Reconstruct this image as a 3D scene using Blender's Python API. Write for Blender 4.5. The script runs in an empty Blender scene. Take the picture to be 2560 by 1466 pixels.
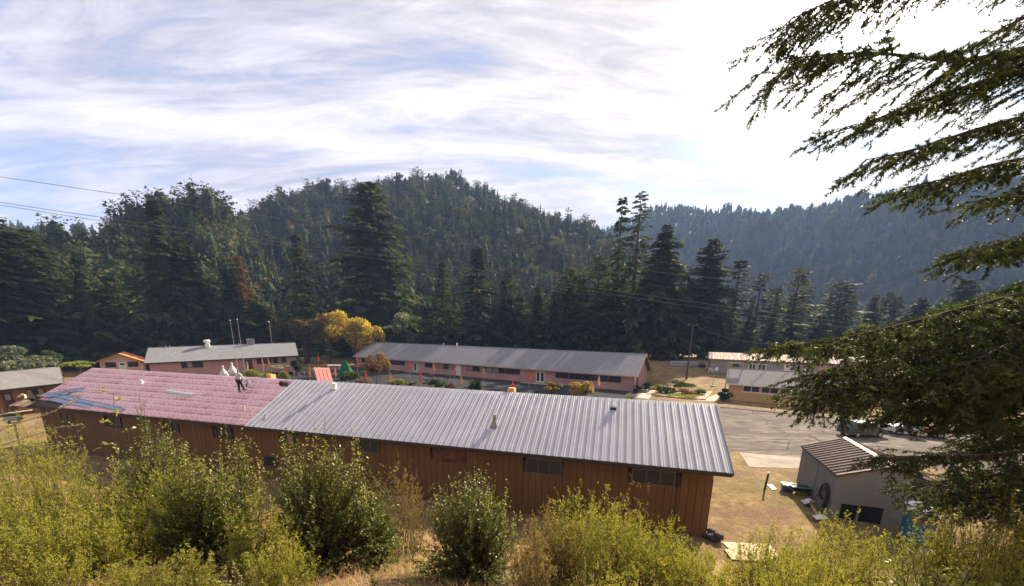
import bpy, math, random
import numpy as np
from mathutils import Matrix, Vector

random.seed(11)
rng = np.random.default_rng(11)
SC = bpy.context.scene
COL = SC.collection
R = math.radians
PI = math.pi

# ------------------------------------------------------------------ camera
FPX, CX, CY, PITCH, ROLL = 959.95, 1280.0, 1038.56, 0.21536, -0.01979   # surveyed on the 2560 px photograph
EYE = np.array([0.0, 0.0, 11.15])
_f = np.array([0, math.cos(PITCH), -math.sin(PITCH)])
_d = np.array([0, -math.sin(PITCH), -math.cos(PITCH)])
_x = np.array([1.0, 0, 0])
_c, _s = math.cos(ROLL), math.sin(ROLL)
AX = np.array([_c * _x + _s * _d, -_s * _x + _c * _d, _f])               # right, down, forward
cam = bpy.data.cameras.new('camera')
cam.sensor_width = 36
cam.lens = 36 * FPX / 2560
cam.shift_y = (CY - 733) / 2560
cam.clip_start = 0.05
cam.clip_end = 9000
co = bpy.data.objects.new('camera', cam)
COL.objects.link(co)
M = Matrix.Identity(4)
for i in range(3):
    M[i][0], M[i][1], M[i][2], M[i][3] = AX[0][i], -AX[1][i], -AX[2][i], EYE[i]
co.matrix_world = M
SC.camera = co

# ------------------------------------------------------------------ light
SUN_EL, SUN_AZ = R(31.5), R(37.0)          # azimuth from +Y towards +X
SUN_DIR = np.array([math.cos(SUN_EL) * math.sin(SUN_AZ), math.cos(SUN_EL) * math.cos(SUN_AZ), math.sin(SUN_EL)])
SKY_STRENGTH, SUN_STRENGTH, EXPOSURE = 0.10, 5.0, 1.55
sun = bpy.data.lights.new('sun', 'SUN')
sun.energy = SUN_STRENGTH
sun.angle = R(0.6)
sun.color = (1.0, 0.87, 0.69)
so = bpy.data.objects.new('sun', sun)
COL.objects.link(so)
so.rotation_euler = Vector(SUN_DIR).to_track_quat('Z', 'Y').to_euler()
so.location = (60, 80, 90)
SC.view_settings.view_transform = 'Standard'
SC.view_settings.look = 'None'
SC.view_settings.exposure = EXPOSURE
SC.view_settings.gamma = 1
SC.view_settings.use_curve_mapping = False
SC.render.engine = 'CYCLES'
SC.cycles.use_denoising = True
SC.cycles.max_bounces = 8
SC.cycles.diffuse_bounces = 3
SC.cycles.glossy_bounces = 2
SC.cycles.transmission_bounces = 5
SC.cycles.transparent_max_bounces = 8
SC.cycles.volume_bounces = 0
SC.cycles.sample_clamp_indirect = 6


class NT:
    """small helper for node trees"""
    def __init__(self, tree):
        self.t = tree
        self.t.nodes.clear()

    def n(self, typ, **kw):
        nd = self.t.nodes.new(typ)
        for k, v in kw.items():
            if k.startswith('i_'):
                nd.inputs[int(k[2:]) if k[2:].isdigit() else k[2:].replace('_', ' ')].default_value = v
            else:
                setattr(nd, k, v)
        return nd

    def l(self, a, b):
        self.t.links.new(a, b)

    def math(self, op, a, b=None, clamp=False):
        m = self.n('ShaderNodeMath', operation=op, use_clamp=clamp)
        for i, v in enumerate((a, b)):
            if v is None:
                continue
            if isinstance(v, (int, float)):
                m.inputs[i].default_value = v
            else:
                self.l(v, m.inputs[i])
        return m.outputs[0]

    def ramp(self, fac, stops):
        r = self.n('ShaderNodeValToRGB')
        e = r.color_ramp.elements
        while len(e) < len(stops):
            e.new(0.5)
        for el, (p, c) in zip(e, stops):
            el.position = p
            el.color = (*c, 1) if len(c) == 3 else c
        self.l(fac, r.inputs[0])
        return r.outputs[0]

    def mix(self, fac, a, b, mode='MIX'):
        m = self.n('ShaderNodeMix', data_type='RGBA', blend_type=mode)
        for s, v in ((0, fac), (6, a), (7, b)):
            if isinstance(v, (int, float)):
                m.inputs[s].default_value = v
            elif isinstance(v, tuple):
                m.inputs[s].default_value = (*v, 1)
            else:
                self.l(v, m.inputs[s])
        return m.outputs[2]


world = bpy.data.worlds.new('World')
SC.world = world
world.use_nodes = True
w = NT(world.node_tree)
sky = w.n('ShaderNodeTexSky', sky_type='NISHITA')
sky.sun_disc = False
sky.sun_elevation = SUN_EL
sky.sun_rotation = SUN_AZ
sky.altitude = 150
sky.air_density = 1.0
sky.dust_density = 0.6
tc = w.n('ShaderNodeTexCoord')
sep = w.n('ShaderNodeSeparateXYZ')
w.l(tc.outputs['Generated'], sep.inputs[0])
dz = w.math('ADD', w.math('MAXIMUM', sep.outputs[2], 0.0), 0.20)
px_ = w.math('DIVIDE', sep.outputs[0], dz)
py_ = w.math('DIVIDE', sep.outputs[1], dz)
comb = w.n('ShaderNodeCombineXYZ')
w.l(px_, comb.inputs[0])
w.l(py_, comb.inputs[1])


def sky_noise(scale, stretch, rot, off, detail, rough, dist, lac=2.0):
    m = w.n('ShaderNodeMapping')
    m.inputs['Rotation'].default_value = (0, 0, rot)
    m.inputs['Scale'].default_value = stretch
    m.inputs['Location'].default_value = off
    w.l(comb.outputs[0], m.inputs[0])
    nz = w.n('ShaderNodeTexNoise')
    nz.inputs['Scale'].default_value = scale
    nz.inputs['Detail'].default_value = detail
    nz.inputs['Roughness'].default_value = rough
    nz.inputs['Distortion'].default_value = dist
    w.l(m.outputs[0], nz.inputs['Vector'])
    return nz.outputs[0]


n_big = sky_noise(0.62, (0.8, 1.3, 1), R(14), (3.4, 1.2, 0), 4, 0.5, 0.9)
n_str = sky_noise(1.25, (0.5, 1.9, 1), R(20), (0.4, 5.2, 0), 10, 0.62, 1.6)
n_fine = sky_noise(4.6, (0.55, 2.0, 1), R(-16), (7.0, 2.0, 0), 9, 0.68, 1.2)
cl = w.math('ADD', w.math('MULTIPLY', n_big, 0.40), w.math('ADD', w.math('MULTIPLY', n_str, 0.45), w.math('MULTIPLY', n_fine, 0.15)))
cover = w.ramp(cl, [(0.34, (0.16,) * 3), (0.42, (0.54,) * 3), (0.48, (0.90,) * 3), (0.56, (1, 1, 1))])
thick = w.ramp(w.math('ADD', w.math('MULTIPLY', n_str, 0.65), w.math('MULTIPLY', n_fine, 0.35)), [(0.36, (0.54,) * 3), (0.46, (0.79,) * 3), (0.54, (1.02,) * 3), (0.64, (1.28,) * 3)])
# forward scattering round the sun, as thin cirrus does it
dp = w.n('ShaderNodeVectorMath', operation='DOT_PRODUCT')
w.l(tc.outputs['Generated'], dp.inputs[0])
dp.inputs[1].default_value = tuple(SUN_DIR)
cs = w.math('MAXIMUM', dp.outputs['Value'], 0.0)
glow = w.math('ADD', w.math('MULTIPLY', w.math('POWER', cs, 5.0), 0.45), w.math('ADD', w.math('MULTIPLY', w.math('POWER', cs, 22.0), 1.2), w.math('MULTIPLY', w.math('POWER', cs, 120.0), 14.0)))
cbase = w.mix(w.math('POWER', cs, 4.0), (3.15, 2.95, 3.20), (3.6, 3.3, 3.0))
gl = w.n('ShaderNodeVectorMath', operation='SCALE')
gl.inputs[0].default_value = (1.0, 0.93, 0.82)
w.l(glow, gl.inputs[3])
csum = w.n('ShaderNodeVectorMath', operation='ADD')
w.l(cbase, csum.inputs[0])
w.l(gl.outputs[0], csum.inputs[1])
cth = w.n('ShaderNodeVectorMath', operation='SCALE')
w.l(csum.outputs[0], cth.inputs[0])
w.l(thick, cth.inputs[3])
blue = w.mix(1.0, sky.outputs[0], (0.60, 0.68, 0.82), 'MULTIPLY')
final = w.mix(cover, blue, cth.outputs[0])
bg = w.n('ShaderNodeBackground')
bg.inputs[1].default_value = SKY_STRENGTH
w.l(final, bg.inputs[0])
wo = w.n('ShaderNodeOutputWorld')
w.l(bg.outputs[0], wo.inputs[0])


# ------------------------------------------------------------------ survey helpers: a pixel of the photograph -> a point of the place
def ray(u, v):
    return AX.T @ np.array([(u - CX) / FPX, (v - CY) / FPX, 1.0])


def G(u, v, z=0.0):
    r = ray(u, v)
    return EYE + r * ((z - EYE[2]) / r[2])


def at(u, v, y):
    r = ray(u, v)
    return EYE + r * (y / r[1])


def sstep(x, a, b):
    t = np.clip((x - a) / (b - a), 0, 1)
    return t * t * (3 - 2 * t)


def zg(x, y):
    """height of the natural ground"""
    x = np.asarray(x, float)
    y = np.asarray(y, float)
    toe = np.where(x < 9, 19.3 - 0.251 * (x - 10.8) - 1.6, 17.7 - 0.251 * (9 - 10.8) - 0.3 * (x - 9))
    toe = np.clip(toe, 13.5, 34)
    t = 1 - y / toe
    s = 9.45 * np.where(t > 0.12, t - 0.06, np.where(t > 0, t * t / 0.24, 0))
    s = s * np.where(x < -45, 1 - 0.5 * sstep(-x, 45, 70), 1.0)
    rise = 0.12 * np.maximum(0, np.minimum(y, 105) - 74) * sstep(x, 28, 36)
    bump = 0.10 * np.sin(x * 1.3 + 0.7 * y) * np.sin(y * 0.9 - 0.4 * x) * (s > 0.3)
    return s + rise + bump


def S(u, v):
    """where a pixel's sight line meets the ground"""
    r = ray(u, v)
    k = np.linspace(1.0, 60, 3000)
    p = EYE[None] + r[None] / abs(r[1]) * k[:, None]
    h = p[:, 2] - zg(p[:, 0], p[:, 1])
    i = int(np.argmax(h < 0)) if (h < 0).any() else len(k) - 1
    return p[i]


# ------------------------------------------------------------------ materials
MATS = {}


def mat(name, c1, c2=None, scale=1.0, rough=0.85, bump=0.0, metal=0.0, detail=6, stretch=(1, 1, 1), spec=0.3, lo=0.35, hi=0.65, c3=None, scale2=None, bscale=None, coord='world', groove=None, cracks=False):
    if name in MATS:
        return MATS[name]
    m = bpy.data.materials.new(name)
    m.use_nodes = True
    t = NT(m.node_tree)
    out = t.n('ShaderNodeOutputMaterial')
    b = t.n('ShaderNodeBsdfPrincipled')
    b.inputs['Roughness'].default_value = rough
    b.inputs['Metallic'].default_value = metal
    b.inputs['Specular IOR Level'].default_value = spec
    t.l(b.outputs[0], out.inputs[0])
    if coord == 'world':
        pos = t.n('ShaderNodeNewGeometry').outputs['Position']
    else:
        pos = t.n('ShaderNodeTexCoord').outputs['Object']
    mp = t.n('ShaderNodeMapping')
    mp.inputs['Scale'].default_value = stretch
    t.l(pos, mp.inputs[0])
    col = None
    if c2 is not None:
        nz = t.n('ShaderNodeTexNoise')
        nz.inputs['Scale'].default_value = scale
        nz.inputs['Detail'].default_value = detail
        nz.inputs['Roughness'].default_value = 0.65
        t.l(mp.outputs[0], nz.inputs['Vector'])
        col = t.ramp(nz.outputs[0], [(lo, c1), (hi, c2)])
        if c3 is not None:
            n3 = t.n('ShaderNodeTexNoise')
            n3.inputs['Scale'].default_value = scale2 or scale * 0.2
            n3.inputs['Detail'].default_value = 5
            t.l(mp.outputs[0], n3.inputs['Vector'])
            col = t.mix(t.ramp(n3.outputs[0], [(0.45, (0, 0, 0)), (0.62, (1, 1, 1))]), col, c3)
    if cracks:
        nd = t.n('ShaderNodeTexNoise')
        nd.inputs['Scale'].default_value = 0.7
        nd.inputs['Detail'].default_value = 6
        t.l(pos, nd.inputs['Vector'])
        dm = t.mix(0.35, pos, nd.outputs['Color'], 'ADD')
        vo = t.n('ShaderNodeTexVoronoi', feature='DISTANCE_TO_EDGE')
        vo.inputs['Scale'].default_value = 0.16
        t.l(dm, vo.inputs['Vector'])
        col = t.mix(t.math('MULTIPLY', t.math('LESS_THAN', vo.outputs['Distance'], 0.010), 0.6), col, (0.03, 0.026, 0.022))
    if groove is not None:
        sx = t.n('ShaderNodeSeparateXYZ')
        t.l(t.n('ShaderNodeTexCoord').outputs['Object'], sx.inputs[0])
        fr = t.math('FRACT', t.math('DIVIDE', sx.outputs[0], groove))
        g = t.math('LESS_THAN', fr, 0.06)
        col = t.mix(t.math('MULTIPLY', g, 0.55), col if col is not None else c1, (0.02, 0.012, 0.01))
    if col is not None:
        t.l(col, b.inputs['Base Color'])
    else:
        b.inputs['Base Color'].default_value = (*c1, 1)
    if bump:
        nb = t.n('ShaderNodeTexNoise')
        nb.inputs['Scale'].default_value = bscale or scale * 3
        nb.inputs['Detail'].default_value = 5
        t.l(mp.outputs[0], nb.inputs['Vector'])
        bp = t.n('ShaderNodeBump')
        bp.inputs['Strength'].default_value = min(1, bump)
        bp.inputs['Distance'].default_value = 0.05
        t.l(nb.outputs[0], bp.inputs['Height'])
        t.l(bp.outputs[0], b.inputs['Normal'])
    MATS[name] = m
    return m


def leaf_mat(name, stops, transl=0.45, rough=0.5, spec=0.3, tcol=None):
    """foliage: colour picked per leaf by the point attribute tone; thin, so that light comes through"""
    if name in MATS:
        return MATS[name]
    m = bpy.data.materials.new(name)
    m.use_nodes = True
    t = NT(m.node_tree)
    out = t.n('ShaderNodeOutputMaterial')
    a = t.n('ShaderNodeAttribute', attribute_name='tone')
    col = t.ramp(a.outputs['Fac'], stops)
    b = t.n('ShaderNodeBsdfPrincipled')
    b.inputs['Roughness'].default_value = rough
    b.inputs['Specular IOR Level'].default_value = spec
    t.l(col, b.inputs['Base Color'])
    tr = t.n('ShaderNodeBsdfTranslucent')
    t.l(t.mix(1.0, col, tcol or (1.5, 1.45, 0.7), 'MULTIPLY'), tr.inputs[0])
    mx = t.n('ShaderNodeMixShader')
    mx.inputs[0].default_value = transl
    t.l(b.outputs[0], mx.inputs[1])
    t.l(tr.outputs[0], mx.inputs[2])
    t.l(mx.outputs[0], out.inputs[0])
    MATS[name] = m
    return m


# ------------------------------------------------------------------ meshes and objects
def mesh_np(name, V, quads=None, tris=None, mats=(), tone=None, qm=None, tm=None, uv=None, smooth=False):
    me = bpy.data.meshes.new(name)
    V = np.asarray(V, np.float32).reshape(-1, 3)
    quads = np.zeros((0, 4), np.int32) if quads is None else np.asarray(quads, np.int32).reshape(-1, 4)
    tris = np.zeros((0, 3), np.int32) if tris is None else np.asarray(tris, np.int32).reshape(-1, 3)
    me.vertices.add(len(V))
    me.vertices.foreach_set('co', V.ravel())
    nl = quads.size + tris.size
    me.loops.add(nl)
    me.loops.foreach_set('vertex_index', np.concatenate([quads.ravel(), tris.ravel()]))
    nf = len(quads) + len(tris)
    me.polygons.add(nf)
    st = np.concatenate([np.arange(len(quads)) * 4, quads.size + np.arange(len(tris)) * 3]).astype(np.int32)
    me.polygons.foreach_set('loop_start', st)
    if qm is not None or tm is not None:
        mi = np.concatenate([np.zeros(len(quads), np.int32) if qm is None else np.asarray(qm, np.int32), np.zeros(len(tris), np.int32) if tm is None else np.asarray(tm, np.int32)])
        me.polygons.foreach_set('material_index', mi)
    for m in mats:
        me.materials.append(m)
    if tone is not None:
        at_ = me.attributes.new('tone', 'FLOAT', 'POINT')
        at_.data.foreach_set('value', np.asarray(tone, np.float32))
    if uv is not None:
        ul = me.uv_layers.new(name='UVMap')
        idx = np.concatenate([quads.ravel(), tris.ravel()])
        ul.data.foreach_set('uv', np.asarray(uv, np.float32)[idx].ravel())
    me.update(calc_edges=True)
    if smooth:
        me.polygons.foreach_set('use_smooth', np.ones(nf, bool))
    return me


class MB:
    """collects solids; build() links them as one mesh object"""
    def __init__(self):
        self.v, self.f, self.m = [], [], []

    def add(self, vs, fs, mi=0):
        o = len(self.v)
        self.v += [tuple(map(float, p)) for p in vs]
        self.f += [tuple(i + o for i in f) for f in fs]
        self.m += [mi] * len(fs)
        return self

    def box(self, a, b, mi=0):
        (x0, y0, z0), (x1, y1, z1) = a, b
        return self.add([(x0, y0, z0), (x1, y0, z0), (x1, y1, z0), (x0, y1, z0), (x0, y0, z1), (x1, y0, z1), (x1, y1, z1), (x0, y1, z1)],
                        [(3, 2, 1, 0), (4, 5, 6, 7), (0, 1, 5, 4), (1, 2, 6, 5), (2, 3, 7, 6), (3, 0, 4, 7)], mi)

    def hexa(self, p, mi=0):
        return self.add(p, [(3, 2, 1, 0), (4, 5, 6, 7), (0, 1, 5, 4), (1, 2, 6, 5), (2, 3, 7, 6), (3, 0, 4, 7)], mi)

    def bar(self, a, b, w, h=None, mi=0):
        """rectangular bar from a to b"""
        a, b = Vector(a), Vector(b)
        h = h or w
        d = (b - a).normalized()
        s = d.cross(Vector((0, 0, 1)))
        s = s.normalized() if s.length > 1e-4 else Vector((1, 0, 0))
        u = s.cross(d)
        s, u = s * w / 2, u * h / 2
        return self.hexa([a - s - u, a + s - u, a + s + u, a - s + u, b - s - u, b + s - u, b + s + u, b - s + u], mi)

    def tube(self, pts, rad, n=6, mi=0, cap=True):
        pts = [Vector(p) for p in pts]
        if isinstance(rad, (int, float)):
            rad = [rad] * len(pts)
        o = len(self.v)
        for i, p in enumerate(pts):
            d = (pts[min(i + 1, len(pts) - 1)] - pts[max(i - 1, 0)]).normalized()
            s = d.cross(Vector((0.13, 0.21, 0.97)))
            s = s.normalized() if s.length > 1e-3 else Vector((1, 0, 0))
            u = s.cross(d)
            for k in range(n):
                a = 2 * PI * k / n
                q = p + (s * math.cos(a) + u * math.sin(a)) * rad[i]
                self.v.append(tuple(q))
        for i in range(len(pts) - 1):
            for k in range(n):
                k2 = (k + 1) % n
                self.f.append((o + i * n + k, o + i * n + k2, o + (i + 1) * n + k2, o + (i + 1) * n + k))
                self.m.append(mi)
        if cap:
            self.f.append(tuple(o + k for k in reversed(range(n))))
            self.f.append(tuple(o + (len(pts) - 1) * n + k for k in range(n)))
            self.m += [mi, mi]
        return self

    def lathe(self, prof, n=14, c=(0, 0, 0), mi=0):
        o = len(self.v)
        for r, z in prof:
            for k in range(n):
                a = 2 * PI * k / n
                self.v.append((c[0] + r * math.cos(a), c[1] + r * math.sin(a), c[2] + z))
        for i in range(len(prof) - 1):
            for k in range(n):
                k2 = (k + 1) % n
                self.f.append((o + i * n + k, o + i * n + k2, o + (i + 1) * n + k2, o + (i + 1) * n + k))
                self.m.append(mi)
        self.f.append(tuple(o + k for k in reversed(range(n))))
        self.f.append(tuple(o + (len(prof) - 1) * n + k for k in range(n)))
        self.m += [mi, mi]
        return self

    def prism(self, poly, z0, z1, mi=0):
        n = len(poly)
        vs = [(x, y, z0) for x, y in poly] + [(x, y, z1) for x, y in poly]
        fs = [tuple(reversed(range(n))), tuple(range(n, 2 * n))] + [(i, (i + 1) % n, n + (i + 1) % n, n + i) for i in range(n)]
        return self.add(vs, fs, mi)

    def mesh(self, name, mats):
        me = bpy.data.meshes.new(name)
        me.from_pydata(self.v, [], self.f)
        for m in (mats if isinstance(mats, (list, tuple)) else [mats]):
            me.materials.append(m)
        me.polygons.foreach_set('material_index', self.m)
        me.update()
        return me

    def build(self, name, mats, parent=None, loc=None, smooth=False):
        me = self.mesh(name, mats)
        if smooth:
            me.polygons.foreach_set('use_smooth', [True] * len(me.polygons))
        return link(name, me, parent, loc)


def link(name, me, parent=None, loc=None, rz=None, scale=None):
    o = bpy.data.objects.new(name, me)
    COL.objects.link(o)
    if parent is not None:
        o.parent = parent
    if loc is not None:
        o.location = loc
    if rz is not None:
        o.rotation_euler = (0, 0, rz)
    if scale is not None:
        o.scale = scale
    return o


def tag(o, label=None, cat=None, group=None, kind=None):
    for k, v in (('label', label), ('category', cat), ('group', group), ('kind', kind)):
        if v:
            o[k] = v
    return o


def thing(name, label, cat, loc=(0, 0, 0), rz=0.0, group=None):
    o = bpy.data.objects.new(name, None)
    o.empty_display_size = 0.2
    COL.objects.link(o)
    o.location = tuple(map(float, loc))
    o.rotation_euler = (0, 0, rz)
    return tag(o, label, cat, group)


def copy_tree(o, parent=None):
    c = o.copy()
    COL.objects.link(c)
    c.parent = parent
    for ch in list(o.children):
        copy_tree(ch, c)
    return c


UNIT = {}


def unit_box(m):
    """one cube mesh per material, shared by every plank of that kind"""
    if m.name not in UNIT:
        UNIT[m.name] = MB().box((0, 0, 0), (1, 1, 1)).mesh('plank', m)
    return UNIT[m.name]


def plank(name, m, a, b, parent):
    o = link(name, unit_box(m), parent, a)
    o.scale = tuple(max(1e-3, q - p) for p, q in zip(a, b))
    return o

# ================================================================== GROUND
def ground_mat():
    m = bpy.data.materials.new('dry_grass_ground')
    m.use_nodes = True
    t = NT(m.node_tree)
    out = t.n('ShaderNodeOutputMaterial')
    b = t.n('ShaderNodeBsdfPrincipled')
    b.inputs['Roughness'].default_value = 0.95
    b.inputs['Specular IOR Level'].default_value = 0.1
    t.l(b.outputs[0], out.inputs[0])
    pos = t.n('ShaderNodeNewGeometry').outputs['Position']

    def nz(scale, det=6, rough=0.65, st=(1, 1, 1)):
        mp = t.n('ShaderNodeMapping')
        mp.inputs['Scale'].default_value = st
        t.l(pos, mp.inputs[0])
        n = t.n('ShaderNodeTexNoise')
        n.inputs['Scale'].default_value = scale
        n.inputs['Detail'].default_value = det
        n.inputs['Roughness'].default_value = rough
        t.l(mp.outputs[0], n.inputs['Vector'])
        return n.outputs[0]
    straw = t.ramp(nz(2.2, 8, 0.75), [(0.32, (0.10, 0.060, 0.028)), (0.5, (0.27, 0.185, 0.082)), (0.66, (0.40, 0.295, 0.135))])
    soil = t.ramp(nz(7.0, 6), [(0.35, (0.115, 0.068, 0.040)), (0.65, (0.26, 0.165, 0.098))])
    green = t.ramp(nz(5.0, 5), [(0.3, (0.08, 0.085, 0.025)), (0.7, (0.22, 0.20, 0.06))])
    c = t.mix(t.ramp(nz(0.42, 5), [(0.44, (0, 0, 0)), (0.58, (1, 1, 1))]), straw, soil)
    c = t.mix(t.ramp(nz(0.17, 6), [(0.50, (0, 0, 0)), (0.66, (0.75,) * 3)]), c, green)
    c = t.mix(1.0, c, t.ramp(nz(26.0, 4, 0.7), [(0.40, (0.50, 0.46, 0.42)), (0.52, (1, 1, 1)), (0.66, (1.35, 1.3, 1.2))]), 'MULTIPLY')
    t.l(c, b.inputs['Base Color'])
    bp = t.n('ShaderNodeBump')
    bp.inputs['Strength'].default_value = 0.9
    bp.inputs['Distance'].default_value = 0.08
    t.l(nz(9.0, 6, 0.7), bp.inputs['Height'])
    t.l(bp.outputs[0], b.inputs['Normal'])
    return m


def axis(parts):
    return np.unique(np.concatenate([np.arange(a, b, s) for a, b, s in parts]))


gx = axis([(-900, -140, 40), (-140, -50, 3), (-50, 50, 0.7), (50, 140, 3), (140, 1300, 40)])
gy = axis([(-60, -4, 2), (-4, 34, 0.6), (34, 110, 1.5), (110, 300, 8), (300, 1500, 60)])
GX, GY = np.meshgrid(gx, gy)
GZ = zg(GX, GY)
nx, ny = len(gx), len(gy)
ii = np.arange(nx * ny).reshape(ny, nx)
quads = np.stack([ii[:-1, :-1], ii[:-1, 1:], ii[1:, 1:], ii[1:, :-1]], -1).reshape(-1, 4)
gm = mesh_np('ground', np.stack([GX, GY, GZ], -1), quads, mats=[ground_mat()], smooth=True)
tag(link('ground', gm), 'dry grass ground of the yard and the slope below the viewer', None, None, 'structure')


def sheet(name, poly, z, m, label, thick=0.0):
    mb = MB()
    n = len(poly)
    if thick:
        mb.prism(poly, z - thick, z)
    else:
        mb.add([(x, y, z) for x, y in poly], [tuple(range(n))])
    return tag(mb.build(name, m), label, None, None, 'structure')


ASPH = mat('worn_asphalt', (0.065, 0.055, 0.048), (0.25, 0.205, 0.170), 0.8, 0.95, 0.6, c3=(0.115, 0.096, 0.082), scale2=0.22, detail=15, bscale=16, stretch=(0.6, 1.3, 1), spec=0.05, cracks=True)
CONC = mat('old_concrete', (0.26, 0.215, 0.172), (0.38, 0.315, 0.255), 0.9, 0.9, 0.15, spec=0.08, c3=(0.23, 0.19, 0.15), scale2=0.25, bscale=18)
DIRT = mat('dirt_path', (0.30, 0.21, 0.13), (0.46, 0.34, 0.21), 0.8, 0.95, 0.2, bscale=12)
PAVE = mat('path_concrete', (0.30, 0.24, 0.18), (0.42, 0.34, 0.25), 1.0, 0.9, 0.15, bscale=16)
g2 = lambda u, v: tuple(G(u, v)[:2])
sheet('asphalt_lot', [g2(1838, 1128), g2(2000, 1147), (34.0, 33.5), (58.0, 26.0), (70.0, 40.0), g2(2330, 1062), g2(1806, 1016), g2(1590, 992), g2(1200, 952), (17.0, 60.0), (17.0, 33.4)], 0.010, ASPH, 'worn grey asphalt of the parking lot and the drive behind the long roof')
DRIVE = mat('shade_toned_asphalt', (0.024, 0.024, 0.028), (0.050, 0.049, 0.054), 1.3, 0.95, 0.3, c3=(0.036, 0.035, 0.039), scale2=0.2, bscale=20, spec=0.04, cracks=True)  # the courtyard's tree shade is put into this asphalt's colour
sheet('drive', [(17.0, 60.0), g2(1590, 992), g2(1592, 984), (24.0, 74.2), (-46.0, 113.0), (-62, 96), (-46, 62), (-30, 43), (13.5, 31.2), (17.0, 33.4)], 0.014, DRIVE, 'asphalt drive with painted-in tree shade through the courtyard between the long roof and the pink buildings')
sheet('concrete_pad', [g2(1847, 1131), g2(1999, 1145), (27.6, 32.3), g2(1990, 1172), g2(1873, 1168)], 0.020, CONC, 'pale concrete pad between the asphalt and the grey shed')
sheet('path', [g2(1738, 1002), g2(1792, 1004), (42.0, 74.0), (40.3, 74.3)], 0.022, PAVE, 'sunlit concrete path between the flower bed and the tan building')
sheet('walkway', [g2(1592, 995), g2(1622, 998), (33.5, 86.5), (31.2, 86.5)], 0.024, PAVE, 'concrete walkway along the end wall of the middle pink building')
# kerb along the lot by the tan building
kb = MB()
k0, k1 = G(1800, 1019), G(2080, 1046)
kb.bar((k0[0], k0[1], 0.06), (k1[0], k1[1], 0.06), 0.18, 0.14)
tag(kb.build('kerb', CONC), 'low concrete kerb along the lot in front of the tan building', None, None, 'structure')


# ================================================================== HILLS
def hill(name, crest, r0, r1, r2, label, m, seed, base=0.0, rough=4.0, extra=None):
    """a ridge whose crest is given as (photo u, crest v incl. trees, tree allowance px); toe at r0(phi), crest at r1(phi), back at r2"""
    us = np.array([c[0] for c in crest], float)
    ph, el = [], []
    for u, v, tr in crest:
        r = ray(u, v + tr)
        ph.append(math.atan2(r[0], r[1]))
        el.append(r[2] / math.hypot(r[0], r[1]))
    ph, el = np.array(ph), np.array(el)
    fi = np.linspace(ph[0], ph[-1], 150)
    ft = np.concatenate([np.linspace(0, 1, 34), np.linspace(1.05, 1.6, 8)])
    P, T = np.meshgrid(fi, ft)
    h = EYE[2] + np.interp(P, ph, el) * np.interp(P, ph, r1)
    ra, rb = np.interp(P, ph, r0), np.interp(P, ph, r1)
    Rr = ra + (rb - ra) * T
    tt = np.clip(T, 0, 1)
    prof = 0.72 * tt + 0.28 * tt * tt * (3 - 2 * tt)
    Z = np.where(T <= 1, h * prof, h * (1 - 0.55 * (T - 1)))
    X, Y = Rr * np.sin(P), Rr * np.cos(P)
    g = np.zeros_like(X)
    rr = np.random.default_rng(seed)
    for k in range(10):
        f = 10 ** rr.uniform(-2.2, -1.35)
        a, b_ = rr.uniform(0, 2 * PI, 2)
        g += np.sin((X * math.cos(a) + Y * math.sin(a)) * f * 2 * PI + b_) / (1 + 20 * f)
    Z = Z + g * rough * tt * (1 - 0.75 * (np.abs(T - 1) < 0.2)) - 1.5 * (T < 0.02)
    n1, n2 = len(fi), len(ft)
    q = np.arange(n1 * n2).reshape(n2, n1)
    quads = np.stack([q[:-1, :-1], q[:-1, 1:], q[1:, 1:], q[1:, :-1]], -1).reshape(-1, 4)
    o = link(name, mesh_np(name, np.stack([X, Y, Z], -1), quads, mats=[m], smooth=True))
    tag(o, label, None, None, 'structure')

    def height(phi, t):
        i = np.clip((phi - fi[0]) / (fi[-1] - fi[0]) * (n1 - 1), 0, n1 - 1.001)
        j = np.interp(t, ft, np.arange(n2))
        j = np.clip(j, 0, n2 - 1.001)
        i0, j0 = i.astype(int), j.astype(int)
        a, b_ = i - i0, j - j0
        out = []
        for A_ in (X, Y, Z):
            out.append((A_[j0, i0] * (1 - a) + A_[j0, i0 + 1] * a) * (1 - b_) + (A_[j0 + 1, i0] * (1 - a) + A_[j0 + 1, i0 + 1] * a) * b_)
        return np.stack(out, -1)
    return ph, height


FLOOR = mat('forest_floor', (0.018, 0.020, 0.010), (0.045, 0.042, 0.020), 0.2, 0.95, 0.2)
uu = [-700, -300, 0, 60, 150, 230, 290, 320, 400, 490, 560, 620, 680, 750, 900, 960, 1050, 1100, 1150, 1230, 1280, 1340, 1400, 1460, 1520, 1600, 1700]
vv = [600, 570, 585, 585, 588, 580, 540, 500, 470, 468, 490, 527, 500, 478, 463, 455, 440, 440, 447, 474, 494, 520, 543, 560, 588, 625, 690]
tr_ = [112, 112, 108, 104, 100, 96, 108, 116, 124, 122, 104, 66, 46, 40, 38, 38, 38, 38, 38, 38, 38, 38, 38, 38, 38, 40, 44]
r0 = [150, 150, 150, 150, 150, 150, 150, 150, 150, 150, 150, 155, 160, 165, 165, 165, 165, 165, 165, 165, 165, 165, 165, 165, 165, 165, 165]
r1 = [270, 270, 270, 265, 260, 260, 255, 250, 250, 255, 270, 330, 400, 440, 460, 460, 460, 460, 460, 460, 455, 450, 440, 430, 420, 410, 400]
hill_ph, hill_h = hill('wooded_hill', list(zip(uu, vv, tr_)), r0, r1, None, 'steep wooded hill behind the pink buildings', FLOOR, 3, rough=5)
fu = [1380, 1460, 1560, 1640, 1700, 1790, 1900, 2000, 2100, 2180, 2250, 2350, 2450, 2560, 2750, 3200]
fv = [640, 600, 545, 524, 516, 524, 532, 522, 506, 492, 480, 466, 455, 450, 470, 560]
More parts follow.
